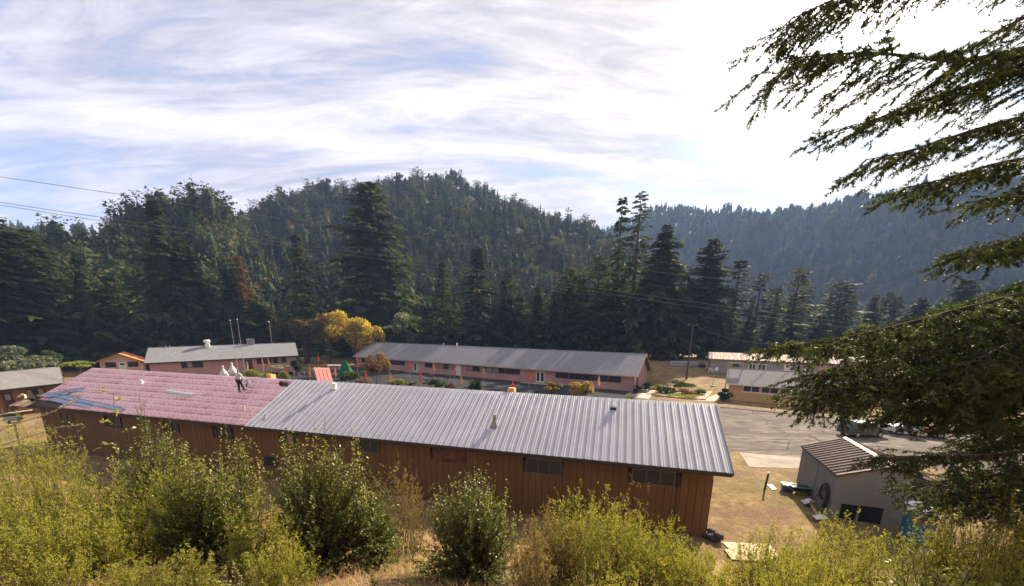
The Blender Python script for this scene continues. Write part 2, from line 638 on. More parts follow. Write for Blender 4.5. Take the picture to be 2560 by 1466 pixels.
hill2_ph, hill2_h = hill('far_hill', [(u, v, 17) for u, v in zip(fu, fv)], [470] * 16, [1050, 1050, 1050, 1030, 1000, 980, 950, 930, 900, 880, 860, 840, 820, 800, 760, 700], None, 'hazy blue wooded hill beyond the valley', FLOOR, 5, rough=12)
cu = [-500, 0, 60, 150, 230, 330, 480]
cv = [600, 590, 588, 590, 592, 585, 600]
hill3_ph, hill3_h = hill('distant_ridge', [(u, v - 12, 8) for u, v in zip(cu, cv)], [420] * 7, [800] * 7, None, 'distant dark ridge at the left behind the conifers', FLOOR, 8, rough=5)

# ================================================================== BUILDINGS
BROWN = mat('brown_siding', (0.118, 0.061, 0.024), (0.150, 0.079, 0.031), 1.2, 0.8, 0.15, stretch=(3, 3, 0.35), c3=(0.122, 0.061, 0.023), scale2=0.3)
BROWN_D = mat('dark_brown_backing', (0.05, 0.024, 0.012), (0.07, 0.033, 0.017), 2, 0.9)
TRIM_D = mat('dark_trim', (0.030, 0.018, 0.012), (0.05, 0.032, 0.022), 3, 0.7)
GLASS_D = mat('window_glass', (0.02, 0.023, 0.028), (0.035, 0.04, 0.05), 0.4, 0.22, spec=0.22)
FRAME_B = mat('bronze_frame', (0.10, 0.085, 0.07), (0.14, 0.12, 0.10), 5, 0.4, metal=0.5)
FRAME_DK = mat('dark_frame', (0.035, 0.02, 0.018), (0.06, 0.035, 0.03), 4, 0.6)
BOARD = mat('weathered_board', (0.10, 0.045, 0.028), (0.17, 0.085, 0.05), 2, 0.9, c3=(0.07, 0.03, 0.02), scale2=3)
METAL = mat('grey_roof_metal', (0.33, 0.33, 0.355), (0.45, 0.44, 0.465), 0.5, 0.46, metal=0.25, spec=0.5, c3=(0.385, 0.38, 0.40), scale2=0.2)
METAL_E = mat('dark_metal_edge', (0.05, 0.05, 0.06), None, rough=0.5, metal=0.6)
PLY = mat('plywood', (0.50, 0.36, 0.20), (0.62, 0.47, 0.28), 1.5, 0.85, stretch=(1, 5, 1))
PINKW = mat('pink_siding', (0.39, 0.225, 0.205), (0.47, 0.275, 0.25), 0.8, 0.85, 0.1, groove=0.4, c3=(0.36, 0.21, 0.195), scale2=0.25)
SHING = mat('grey_shingle', (0.17, 0.17, 0.175), (0.25, 0.245, 0.25), 1.6, 0.95, 0.4, detail=12, c3=(0.205, 0.20, 0.20), scale2=0.35, bscale=9)
SHING_T = mat('weathered_shingle', (0.17, 0.155, 0.14), (0.27, 0.25, 0.235), 3.0, 0.95, 0.4, detail=12, c3=(0.21, 0.195, 0.18), scale2=0.5, bscale=11)
SOFFIT = mat('pink_fascia', (0.42, 0.235, 0.20), (0.5, 0.285, 0.245), 2, 0.8)
CURT = mat('window_curtain', (0.22, 0.17, 0.14), (0.30, 0.24, 0.2), 3, 0.9)
WHITE = mat('white_paint', (0.70, 0.68, 0.65), (0.80, 0.78, 0.75), 2, 0.6)
TAN = mat('tan_siding', (0.46, 0.295, 0.14), (0.54, 0.355, 0.175), 0.9, 0.85, 0.1, groove=0.3, c3=(0.42, 0.27, 0.125), scale2=0.3)
CREAM = mat('cream_trim', (0.62, 0.54, 0.42), (0.7, 0.62, 0.5), 2, 0.7)
GALV = mat('galvanised_steel', (0.42, 0.43, 0.45), (0.56, 0.57, 0.59), 3, 0.4, metal=0.7)


def gable_body(L, D, H, rise, inset=0.0):
    """pentagon prism: x 0..L, y 0..D, eave H, ridge H+rise"""
    mb = MB()
    p = [(0, 0), (D, 0), (D, H), (D / 2, H + rise), (0, H)]
    mb.add([(0, y, z) for y, z in p] + [(L, y, z) for y, z in p], [(4, 3, 2, 1, 0), (5, 6, 7, 8, 9)] + [(i, (i + 1) % 5, 5 + (i + 1) % 5, 5 + i) for i in range(5)])
    return mb


def slope_slab(x0, x1, ye, ze, yr, zr, th):
    mb = MB()
    return mb.hexa([(x0, ye, ze - th), (x1, ye, ze - th), (x1, yr, zr - th), (x0, yr, zr - th), (x0, ye, ze), (x1, ye, ze), (x1, yr, zr), (x0, yr, zr)])


def window(parent, x0, x1, z0, z1, y, n=2, fr=None, glass=None, w=0.06, solid_frame=True, curtain=()):
    """a window facing -y: frame with n lights, each pane a sub-part"""
    fr, glass = fr or FRAME_B, glass or GLASS_D
    mb = MB()
    mb.box((x0 - w, y - 0.06, z0 - w), (x1 + w, y + 0.02, z0)).box((x0 - w, y - 0.06, z1), (x1 + w, y + 0.02, z1 + w))
    mb.box((x0 - w, y - 0.058, z0), (x0, y + 0.02, z1)).box((x1, y - 0.058, z0), (x1 + w, y + 0.02, z1))
    for i in range(1, n):
        xm = x0 + (x1 - x0) * i / n
        mb.box((xm - w * 0.45, y - 0.05, z0), (xm + w * 0.45, y + 0.02, z1))
    f = mb.build('window', fr, parent)
    for i in range(n):
        a, b = x0 + (x1 - x0) * i / n, x0 + (x1 - x0) * (i + 1) / n
        o = plank('pane', CURT if i in curtain else glass, (a, y - 0.020, z0), (b, y - 0.008, z1), f)
    return f


def door(parent, x0, x1, z0, z1, y, m, lights=0):
    d = MB().box((x0, y - 0.05, z0), (x1, y + 0.02, z1)).build('door', m, parent)
    MB().box((x0 + 0.08, y - 0.1, z0 + 1.0), (x0 + 0.13, y - 0.05, z0 + 1.05)).build('handle', GALV, d)
    for i in range(lights):
        a = x0 + (x1 - x0) * (i + 0.18) / lights
        b = x0 + (x1 - x0) * (i + 0.82) / lights
        plank('pane', GLASS_D, (a, y - 0.06, z0 + 0.35), (b, y - 0.045, z1 - 0.2), d)
    return d


# ---- the long building being re-roofed
AZ1 = -0.246
B1 = thing('barracks', 'long brown building with half pink, half grey metal roof', 'building', (-42.24, 32.53, 0), AZ1)
L1, RUN1, RISE1, EAVE1 = 55.5, 5.037, 2.732, 4.13
SL1 = math.hypot(RUN1, RISE1)
WY = 0.5                                                        # front wall stands back under the eave
gable_body(L1 - 1.4, RUN1 * 2 - 2 * WY - 0.1, EAVE1 - 0.28, RISE1 - 0.25).build('wall', BROWN_D, B1, (0.7, WY + 0.05, -0.4))
B1wall = [o for o in B1.children if o.name.startswith('wall')][0]
wins = [(3.20, 4.78, 2.60, 3.45, 2), (8.80, 10.38, 2.77, 3.68, 2), (15.2, 16.6, 2.9, 3.72, 2), (20.4, 21.8, 2.85, 3.74, 2), (26.26, 27.37, 2.92, 3.70, 2),
        (32.48, 34.26, 2.95, 3.75, 3), (38.20, 40.42, 2.85, 3.70, 0), (44.40, 46.53, 2.78, 3.68, 3), (50.58, 52.83, 2.86, 3.68, 3), (24.68, 25.61, 1.03, 1.80, 1)]
PW = 0.41
x = 0.72
while x < 54.7:
    x1 = min(x + PW, 54.78)
    spans = [(-0.45, EAVE1 - 0.05)]
    for (a, b, z0, z1, n) in wins:
        if x1 > a - 0.02 and x < b + 0.02:
            new = []
            for s0, s1 in spans:
                if z0 > s0:
                    new.append((s0, z0 - 0.02))
                if z1 < s1:
                    new.append((z1 + 0.02, s1))
            spans = new
    for s0, s1 in spans:
        dy = random.uniform(-0.004, 0.004)
        plank('plank', BROWN, (x, WY + dy, s0), (x1 - 0.024, WY + 0.055, s1), B1wall).location = (x - 0.7, WY + dy - (WY + 0.05), s0 + 0.4)
    x += PW
for i, (a, b, z0, z1, n) in enumerate(wins):
    if n == 0:
        pb = MB().box((a, WY - 0.03, z0), (b, WY + 0.06, z1)).build('boarded_window', BOARD, B1)
        pb['label'] = 'window boarded over with weathered reddish sheet'
    else:
        window(B1, a + 0.03, b - 0.03, z0 + 0.03, z1 - 0.03, WY + 0.03, n, FRAME_DK if i < 4 else FRAME_B, curtain=(1,) if i == 4 else ())
MB().box((52.98, WY - 0.03, -0.3), (53.05, WY + 0.02, 3.95)).build('conduit', TRIM_D, B1)
slope_slab(0, L1, 0, EAVE1, RUN1, EAVE1 + RISE1, 0.10).build('roof', TRIM_D, B1)
B1roof = [o for o in B1.children if o.name.startswith('roof')][0]
MB().box((0.0, -0.035, EAVE1 - 0.24), (L1, 0.0, EAVE1 - 0.015)).build('fascia', TRIM_D, B1)
tn, cs1 = RISE1 / RUN1, math.cos(math.atan2(RISE1, RUN1))
sn1 = math.sin(math.atan2(RISE1, RUN1))


def on_roof(x, s, h=0.0):
    """point of the near roof slope in building axes: x along, s up the slope, h off it"""
    return (x, s * cs1 - h * sn1, EAVE1 + s * sn1 + h * cs1)


def underlay_mat():
    m = bpy.data.materials.new('pink_underlayment')
    m.use_nodes = True
    t = NT(m.node_tree)
    out = t.n('ShaderNodeOutputMaterial')
    b = t.n('ShaderNodeBsdfPrincipled')
    b.inputs['Roughness'].default_value = 0.6
    t.l(b.outputs[0], out.inputs[0])
    uv = t.n('ShaderNodeUVMap')
    sx = t.n('ShaderNodeSeparateXYZ')
    t.l(uv.outputs[0], sx.inputs[0])
    X, Y = sx.outputs[0], sx.outputs[1]

    def row(y0, y1, per, duty, off=0.0):
        a = t.math('GREATER_THAN', Y, y0)
        c = t.math('LESS_THAN', Y, y1)
        f = t.math('LESS_THAN', t.math('FRACT', t.math('ADD', t.math('DIVIDE', X, per), off)), duty)
        return t.math('MULTIPLY', t.math('MULTIPLY', a, c), f)
    nz = t.n('ShaderNodeTexNoise')
    nz.inputs['Scale'].default_value = 6.0
    nz.inputs['Detail'].default_value = 6
    t.l(uv.outputs[0], nz.inputs['Vector'])
    base = t.ramp(nz.outputs[0], [(0.3, (0.73, 0.455, 0.475)), (0.7, (0.81, 0.535, 0.55))])
    marks = t.math('ADD', row(0.02, 0.085, 0.86, 0.66), t.math('ADD', row(0.33, 0.395, 0.47, 0.46), row(0.62, 0.655, 0.33, 0.5, 0.4)), True)
    col = t.mix(t.math('MULTIPLY', marks, 0.88), base, (0.30, 0.12, 0.165))
    t.l(col, b.inputs['Base Color'])
    bp = t.n('ShaderNodeBump')
    bp.inputs['Strength'].default_value = 0.35
    bp.inputs['Distance'].default_value = 0.03
    n2 = t.n('ShaderNodeTexNoise')
    n2.inputs['Scale'].default_value = 2.2
    t.l(uv.outputs[0], n2.inputs['Vector'])
    t.l(n2.outputs[0], bp.inputs['Height'])
    t.l(bp.outputs[0], b.inputs['Normal'])
    return m


UND = underlay_mat()
XM = 23.78
ns = 8
for k in range(ns):
    s0 = k * SL1 / ns - (0.0 if k else 0.0)
    s1 = (k + 1) * SL1 / ns + (0.09 if k < ns - 1 else 0)
    N_ = 60
    xs = np.linspace(0.02 if k else 4.2, XM + 0.1, N_)
    V, U = [], []
    for j, (s, h) in enumerate(((s0, 0.012), (s0, 0.028), (s1, 0.016))):
        wob = rng.normal(0, 0.012, N_) if j < 2 else np.zeros(N_)
        for xx, wb in zip(xs, wob):
            V.append(on_roof(xx, min(SL1, max(0, s + wb)), h + abs(wb) * 0.3))
            U.append((xx + k * 0.37, (s - s0)))
    q = []
    for r in range(2):
        for i in range(N_ - 1):
            q.append((r * N_ + i, r * N_ + i + 1, (r + 1) * N_ + i + 1, (r + 1) * N_ + i))
    link('underlayment_strip', mesh_np('underlayment_strip', V, q, mats=[UND], uv=U), B1roof)
# standing-rib metal panels, one object each
NP = 70
pw = (L1 + 0.05 - XM) / NP
prof = [(0, 0.0), (0.035, 0.0), (0.048, 0.044), (0.076, 0.044), (0.088, 0.0), (0.20, 0.0), (0.212, 0.010), (0.232, 0.010), (0.245, 0.0), (0.325, 0.0), (0.338, 0.010), (0.358, 0.010), (0.37, 0.0), (pw, 0.0)]
pv, pf = [], []
for s in (-0.06, SL1 + 0.01):
    pv += [on_roof(a, s, 0.035 + h) for a, h in prof]
n_ = len(prof)
pf = [(i, i + 1, n_ + i + 1, n_ + i) for i in range(n_ - 1)]
pan = MB().add(pv, pf).mesh('metal_panel', METAL)
for i in range(NP):
    link('metal_panel', pan, B1roof, (XM + i * pw, 0, 0))
MB().hexa([on_roof(L1 + 0.02, -0.06, -0.14), on_roof(L1 + 0.06, -0.06, -0.14), on_roof(L1 + 0.06, SL1, -0.14), on_roof(L1 + 0.02, SL1, -0.14),
           on_roof(L1 + 0.02, -0.06, 0.075), on_roof(L1 + 0.06, -0.06, 0.075), on_roof(L1 + 0.06, SL1, 0.075), on_roof(L1 + 0.02, SL1, 0.075)]).build('rake_trim', METAL_E, B1roof)
MB().box((XM, -0.07, EAVE1 - 0.16), (L1 + 0.06, -0.045, EAVE1 - 0.01)).build('eave_trim', METAL_E, B1roof)
slope_slab(0, L1, RUN1 * 2, EAVE1, RUN1, EAVE1 + RISE1 - 0.012, 0.10).build('far_roof_slope', METAL, B1roof)
BRICKO = mat('painted_flue', (0.62, 0.30, 0.12), (0.70, 0.36, 0.16), 4, 0.8)
for cx in (20.75, 42.1):
    MB().box((cx - 0.26, RUN1 + 0.25, EAVE1 + RISE1 - 0.6), (cx + 0.26, RUN1 + 0.75, EAVE1 + RISE1 + 0.22)).box((cx - 0.22, RUN1 + 0.29, EAVE1 + RISE1 + 0.22), (cx + 0.22, RUN1 + 0.71, EAVE1 + RISE1 + 0.28)).build('chimney', BRICKO, B1roof)


def roof_pipe(name, x, s, r, h, m, cone=True):
    p = on_roof(x, s, 0.02)
    prof = ([(r * 2.6, -0.05), (r * 2.0, 0.10), (r * 1.15, 0.30)] if cone else [(r * 1.6, -0.04), (r * 1.2, 0.05)]) + [(r, 0.31 if cone else 0.06), (r, h), (r * 0.7, h + 0.01)]
    return MB().lathe(prof, 12, p).build(name, m, B1roof, smooth=False)


roof_pipe('vent_pipe', 41.93, 2.10, 0.11, 0.75, mat('dull_pipe', (0.20, 0.19, 0.17), (0.28, 0.26, 0.23), 4, 0.6))
roof_pipe('vent_pipe', 28.04, 4.90, 0.17, 0.42, WHITE, False)
roof_pipe('vent_pipe', 24.82, 0.89, 0.06, 0.35, GALV, False)
roof_pipe('vent_pipe', 22.28, 1.56, 0.06, 0.35, PLY, False)
roof_pipe('vent_pipe', 8.86, 3.88, 0.10, 0.30, WHITE, False)
MB().hexa([on_roof(49.1, 4.5, 0.03), on_roof(49.5, 4.5, 0.03), on_roof(49.5, 4.8, 0.03), on_roof(49.1, 4.8, 0.03), on_roof(49.15, 4.52, 0.22), on_roof(49.45, 4.52, 0.22), on_roof(49.4, 4.7, 0.2), on_roof(49.2, 4.7, 0.2)]).build('roof_cowl', METAL_E, B1roof)


# ---- shingled pink and tan buildings
def gabled(root, L, run, rise, H, wall_m, roof_m, fascia_m, over=0.6, inset_end=0.6, thick=0.16, x0=0.0):
    gable_body(L - 2 * inset_end, 2 * run - 2 * over, H - 0.18 + 0.5, rise * (run - over) / run - 0.1).build('wall', wall_m, root, (x0 + inset_end, over, -0.5))
    slope_slab(x0, x0 + L, 0, H, run, H + rise, thick).build('roof', roof_m, root)
    roof = [o for o in root.children if o.name.startswith('roof')][0]
    slope_slab(x0, x0 + L, 2 * run, H, run, H + rise - 0.01, thick).build('far_roof_slope', roof_m, roof)
    MB().box((x0 - 0.01, -0.05, H - 0.24), (x0 + L + 0.01, -0.002, H - 0.02)).build('fascia', fascia_m, root)
    for xa in (x0 - 0.05, x0 + L + 0.01):
        mb = MB()
        for ye, yr in ((0, run), (2 * run, run)):
            mb.hexa([(xa, ye, H - 0.24), (xa + 0.04, ye, H - 0.24), (xa + 0.04, yr, H + rise - 0.24), (xa, yr, H + rise - 0.24), (xa, ye, H + 0.01), (xa + 0.04, ye, H + 0.01), (xa + 0.04, yr, H + rise + 0.01), (xa, yr, H + rise + 0.01)])
        mb.build('bargeboard', fascia_m, root)
    mb = MB()
    mb.hexa([(x0, run - 0.15, H + rise - 0.03), (x0 + L, run - 0.15, H + rise - 0.03), (x0 + L, run + 0.15, H + rise - 0.05), (x0, run + 0.15, H + rise - 0.05), (x0, run - 0.04, H + rise + 0.035), (x0 + L, run - 0.04, H + rise + 0.035), (x0 + L, run + 0.04, H + rise + 0.035), (x0, run + 0.04, H + rise + 0.035)])
    mb.build('ridge_cap', roof_m, roof)
    return roof


B2 = thing('dormitory', 'long pink building with grey shingled roof in the middle of the yard', 'building', (-47.23, 113.93, 0), R(-29.0))
L2 = 81.6
roof2 = gabled(B2, L2, 7.53, 4.02, 3.06, PINKW, SHING, SOFFIT, 0.7, 0.7)
Y2 = 0.7
for a, b, n, cu_ in ((3.0, 7.0, 3, ()), (9.0, 13.0, 3, (1,)), (14.6, 19.9, 3, ()), (27.2, 30.2, 2, ()), (30.5, 33.3, 2, (0, 1)), (33.6, 36.4, 2, (1,)), (40.6, 44.2, 2, (0,)), (44.5, 47.9, 2, (0, 1)), (48.2, 51.5, 2, (0,)), (51.8, 55.4, 3, ()),
                     (64.3, 67.1, 2, ()), (67.4, 70.1, 2, ()), (70.4, 72.9, 2, ()), (73.2, 75.6, 2, ()), (75.9, 78.3, 2, ())):
    window(B2, a, b, 1.55, 2.62, Y2 - 0.02, n, FRAME_DK, w=0.09, curtain=cu_)
WHITE_D = mat('faded_white_door', (0.60, 0.55, 0.52), (0.68, 0.63, 0.6), 2, 0.6)
DOORB = mat('bare_door', (0.42, 0.33, 0.26), (0.5, 0.4, 0.32), 2, 0.7)
door(B2, 37.4, 38.8, 0.05, 2.6, Y2 - 0.01, WHITE_D)
door(B2, 59.6, 61.6, 0.05, 2.55, Y2 - 0.01, CREAM, 2)
door(B2, 23.2, 24.3, 0.05, 2.55, Y2 - 0.01, CREAM, 1)
door(B2, 24.5, 25.5, 0.05, 2.55, Y2 - 0.01, DOORB)
MB().box((57.0, -2.0, 0.0), (63.5, Y2 - 0.1, 0.16)).build('step', CONC, B2)
MB().box((22.0, -1.6, 0.0), (26.6, Y2 - 0.1, 0.14)).build('step', CONC, B2)
MB().tube([(81.0, -0.12, 2.95), (80.95, 0.55, 2.6), (80.95, 0.58, 0.1)], 0.06, 6).build('downspout', TRIM_D, B2)
MB().box((80.93, 3.2, 0.3), (80.99, 4.4, 2.5)).build('side_door', FRAME_DK, B2)
for xx, hh, mm in ((32.6, 0.5, WHITE), (28.0, 0.3, GALV), (50.5, 0.35, TRIM_D), (79.6, 2.6, TRIM_D)):
    MB().lathe([(0.16, -0.2), (0.14, hh), (0.2, hh + 0.02), (0.2, hh + 0.14), (0.05, hh + 0.2)] if hh < 1 else [(0.04, -0.2), (0.04, hh)], 8, (xx, 7.4, 7.05)).build('roof_vent', mm, roof2)

T3 = R(-2.34)
B3 = thing('dormitory', 'pink building with grey roof, white chimney and two tall masts before it', 'building', (-75.45, 78.79, 0), R(32.06))
B3.rotation_euler = (0, T3, R(32.06))
roof3 = gabled(B3, 27.95, 6.09, 2.83, 3.3, PINKW, SHING, TRIM_D, 0.6, 0.6)
window(B3, 5.85, 9.35, 1.85, 3.0, 0.58, 4, FRAME_DK, w=0.09, curtain=(1,))
window(B3, 19.4, 22.2, 1.85, 3.0, 0.58, 3, FRAME_DK, w=0.09)
window(B3, 22.6, 25.2, 1.85, 3.0, 0.58, 3, FRAME_DK, w=0.09, curtain=(1,))
door(B3, 17.1, 18.4, 0.2, 2.85, 0.59, FRAME_DK)
ch = MB().box((-0.42, -0.42, -0.9), (0.42, 0.42, 0.55)).lathe([(0.30, 0.55), (0.30, 0.85), (0.62, 0.87), (0.62, 1.35), (0.5, 1.45)], 10)
ch.build('chimney', WHITE, roof3, (10.3, 5.6, 6.05))
sk = MB().box((-0.75, -0.1, -0.4), (0.75, 0.1, 1.3)).build('roof_hatch', GALV, roof3, (18.6, 6.0, 6.1))
MB().box((-0.62, -0.13, -0.25), (0.62, -0.1, 1.15)).build('hatch_panel', mat('dull_panel', (0.16, 0.17, 0.19), (0.22, 0.23, 0.25), 3, 0.5), sk, (0, 0, 0))
for xx in (3.0, 3.6, 16.2):
    MB().lathe([(0.06, -0.2), (0.06, 0.45)], 6, (xx, 5.9, 6.0)).build('roof_vent', GALV, roof3)

B4 = thing('cabin', 'brown cabin with weathered shingle roof at the left edge', 'building', (-60.6, 44.76, 0), R(48.84))
B4.rotation_euler = (0, R(-4.62), R(48.84))
BROWN4 = mat('cabin_siding', (0.17, 0.085, 0.032), (0.25, 0.13, 0.055), 1.0, 0.8, groove=0.3, stretch=(2, 2, 0.4))
roof4 = gabled(B4, 19.3, 5.56, 1.65, 3.19, BROWN4, SHING_T, TRIM_D, 0.6, 0.5, x0=-14.0)
TIMB4 = mat('grey_timber', (0.30, 0.25, 0.20), (0.42, 0.36, 0.30), 3, 0.9)
BURG = mat('burgundy_door', (0.055, 0.02, 0.016), (0.09, 0.035, 0.028), 2, 0.6)
d4 = door(B4, 0.12, 0.95, 0.55, 2.75, 0.57, BURG)
plank('pane', CURT, (0.33, 0.51, 1.85), (0.74, 0.525, 2.5), d4)
window(B4, 2.05, 3.4, 1.75, 2.75, 0.58, 3, FRAME_DK, w=0.1, curtain=(0, 2))
MB().box((-0.5, -0.45, 0.30), (2.0, 0.4, 0.38)).build('step', TIMB4, B4)

B5 = thing('bunkhouse', 'tan building with white framed windows beside the fir', 'building', (37.49, 67.28, 0), R(-29.39))
roof5 = gabled(B5, 18.0, 5.13, 2.31, 2.98, TAN, SHING_T, CREAM, 0.5, 0.5)
for a, b, cc in ((2.75, 5.1, ()), (5.45, 7.75, ()), (8.1, 10.4, ()), (11.0, 13.2, ())):
    window(B5, a, b, 1.76, 2.66, 0.48, 2, CREAM, w=0.11)
MB().box((2.4, 0.40, 1.50), (13.6, 0.49, 1.62)).build('sill', CREAM, B5)

# ---- rusty-roofed shed behind the tan bunkhouse
RUST = mat('rusty_roof', (0.30, 0.135, 0.085), (0.60, 0.50, 0.43), 1.1, 0.75, 0.1, metal=0.1, stretch=(1.6, 0.25, 0.25), lo=0.42, hi=0.58, c3=(0.50, 0.36, 0.24), scale2=0.5, coord='obj')
GREYW = mat('weathered_boards', (0.20, 0.20, 0.215), (0.31, 0.30, 0.31), 1.2, 0.9, 0.1, stretch=(4, 4, 0.4), c3=(0.25, 0.205, 0.20), scale2=0.3, groove=0.35, coord='obj')
p7 = at(1774, 923, 94)
g7 = float(zg(p7[0], p7[1]))
B7 = thing('shed', 'weathered grey shed with rusty metal roof beyond the tan building', 'building', (p7[0] - 0.6, p7[1], g7 - 0.1), R(-24))
H7 = 3.3
gable_body(33, 6.0, H7 + 0.4, 1.1).build('wall', GREYW, B7, (0.5, 0.5, -0.5))
rf7 = slope_slab(0, 34, 0, H7, 3.5, H7 + 1.45, 0.08).build('roof', RUST, B7)
slope_slab(0, 34, 7, H7, 3.5, H7 + 1.44, 0.08).build('far_roof_slope', RUST, rf7)
for i in range(56):
    MB().hexa([(0.15 + i * 0.61, -0.02, H7 - 0.03), (0.22 + i * 0.61, -0.02, H7 - 0.03), (0.22 + i * 0.61, 3.5, H7 + 1.42), (0.15 + i * 0.61, 3.5, H7 + 1.42), (0.16 + i * 0.61, -0.02, H7 + 0.04), (0.21 + i * 0.61, -0.02, H7 + 0.04), (0.21 + i * 0.61, 3.5, H7 + 1.49), (0.16 + i * 0.61, 3.5, H7 + 1.49)]).build('roof_rib', RUST, rf7)
window(B7, 5.4, 6.6, 1.7, 2.5, 0.48, 1, FRAME_DK)
window(B7, 8.8, 10.0, 1.1, 2.4, 0.48, 2, WHITE, w=0.12)
window(B7, 10.6, 12.0, 1.1, 2.4, 0.48, 2, WHITE, w=0.12)
d7 = door(B7, 15.6, 16.9, 0.15, 2.75, 0.49, WHITE_D)
plank('pane', GLASS_D, (16.0, 0.42, 2.0), (16.5, 0.44, 2.5), d7)
MB().box((22, 0.40, 0.1), (23.4, 0.5, 2.8)).build('side_panel', SOFFIT, B7)

# ---- grey shed with brown corrugated roof
GREY6 = mat('grey_sheet_wall', (0.14, 0.15, 0.155), (0.19, 0.20, 0.20), 0.9, 0.8, 0.08, spec=0.15, c3=(0.16, 0.16, 0.155), scale2=0.6)
BRN6 = mat('brown_roof_metal', (0.028, 0.013, 0.012), (0.046, 0.022, 0.020), 0.8, 0.9, spec=0.1, c3=(0.035, 0.017, 0.015), scale2=0.3)
RIB6 = mat('sun_glint_rib', (0.15, 0.10, 0.09), (0.26, 0.19, 0.17), 2, 0.6)  # same metal as the pans; sun caught on the ribs is painted as a paler colour
PALEF = mat('pale_flashing', (0.58, 0.50, 0.40), (0.68, 0.6, 0.5), 1.5, 0.6)
pL, pN = G(2005, 1116, 2.85), G(2093, 1187, 2.85)
az6 = math.atan2(pN[1] - pL[1], pN[0] - pL[0])                   # from far corner to near corner
B6 = thing('shed', 'grey metal shed with brown ribbed roof below the fir', 'building', (pN[0], pN[1], 0), az6 + PI)
L6, D6 = float(np.linalg.norm(pL - pN)), 5.2                      # x: near -> far, y: to the right (away from the yard)
H6, RI6 = 2.85, 0.95
gable_body(L6 - 0.1, D6 - 0.1, H6 + 0.2, RI6 - 0.06).build('wall', GREY6, B6, (0.05, -0.05 - (D6 - 0.1), -0.3))
wl6 = [o for o in B6.children if o.name.startswith('wall')][0]
ys, ym, yf = 0.06, -D6 / 2, -D6 - 0.06
rf6 = slope_slab(-0.12, L6 + 0.1, ys, H6 - 0.02, ym, H6 + RI6, 0.05).build('roof', BRN6, B6)
slope_slab(-0.12, L6 + 0.1, yf, H6 - 0.02, ym, H6 + RI6 - 0.006, 0.05).build('far_roof_slope', BRN6, rf6)
nr = 15
for i in range(nr):
    xa = -0.1 + i * (L6 + 0.12) / (nr - 1)
    for ye in (ys, yf):
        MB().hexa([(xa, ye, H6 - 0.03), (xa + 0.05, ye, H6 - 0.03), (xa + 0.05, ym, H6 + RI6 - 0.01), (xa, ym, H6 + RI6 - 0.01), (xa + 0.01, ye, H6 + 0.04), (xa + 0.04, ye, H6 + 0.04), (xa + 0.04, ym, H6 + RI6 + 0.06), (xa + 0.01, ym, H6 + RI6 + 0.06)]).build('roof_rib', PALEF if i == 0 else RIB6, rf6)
MB().hexa([(-0.14, ym + 0.17, H6 + RI6 - 0.0), (L6 + 0.12, ym + 0.17, H6 + RI6 - 0.0), (L6 + 0.12, ym - 0.17, H6 + RI6 - 0.0), (-0.14, ym - 0.17, H6 + RI6 - 0.0), (-0.14, ym + 0.04, H6 + RI6 + 0.09), (L6 + 0.12, ym + 0.04, H6 + RI6 + 0.09), (L6 + 0.12, ym - 0.04, H6 + RI6 + 0.09), (-0.14, ym - 0.04, H6 + RI6 + 0.09)]).build('ridge_cap', PALEF, rf6)
MB().box((-0.1, -0.02, H6 - 0.1), (L6, 0.05, H6 - 0.045)).build('eave_trim', TRIM_D, B6)
MB().box((L6 * 0.46, -0.06, 0), (L6 * 0.46 + 0.03, -0.035, H6 - 0.05)).build('wall_seam', BOARD, B6)
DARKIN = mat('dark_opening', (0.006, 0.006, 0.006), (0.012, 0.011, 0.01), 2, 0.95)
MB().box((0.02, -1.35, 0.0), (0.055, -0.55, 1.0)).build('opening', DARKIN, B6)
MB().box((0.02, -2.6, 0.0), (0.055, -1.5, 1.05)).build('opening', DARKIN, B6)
MB().box((0.0, -1.48, 0.0), (0.05, -1.38, 1.15)).build('opening_post', GREY6, B6)
MB().box((L6 * 0.80, -0.045, 1.2), (L6 * 0.84, -0.03, 2.3)).build('rust_stain', mat('rust_mark', (0.20, 0.10, 0.07), (0.3, 0.18, 0.14), 4, 0.9), B6)
# hose loop hung on the wall and a plank leaning there
c6, s6 = math.cos(az6 + PI), math.sin(az6 + PI)


def b6w(x, y, z):
    return (pN[0] + c6 * x - s6 * y, pN[1] + s6 * x + c6 * y, z)


RUB = mat('black_rubber', (0.012, 0.012, 0.012), (0.03, 0.028, 0.025), 4, 0.7)
hl = MB()
for k in range(3):
    a0 = 0.05 * k
    pts = [b6w(1.05 + (0.62 - a0) * math.cos(t), 0.05 + 0.04 * k, 1.0 + (0.85 - a0 * 1.3) * math.sin(t) if math.sin(t) > 0 else 1.0 + 0.75 * math.sin(t) * (1 if math.cos(t) < 0 else 0.35)) for t in np.linspace(-0.45 * PI, 1.4 * PI, 26)]
    hl.tube(pts, 0.05, 6)
tag(hl.build('hose', RUB), 'dark hose hung in a tall loop on the grey shed wall', 'hose')
tag(MB().bar(b6w(1.35, 0.75, 0.02), b6w(0.95, 0.05, 1.75), 0.24, 0.05).build('plank', TRIM_D), 'dark plank leaning on the grey shed wall inside the hose loop', 'plank')

# ---- small cabin with an orange roof
ORNG = mat('orange_roof', (0.52, 0.185, 0.065), (0.62, 0.25, 0.10), 1.5, 0.85, 0.2)
PEACH = mat('peach_wall', (0.60, 0.40, 0.29), (0.68, 0.46, 0.34), 1, 0.85)
p8 = at(356, 925, 88)
B8 = thing('cabin', 'small cabin with an orange roof and a white door', 'building', (p8[0], p8[1], 0), R(128))
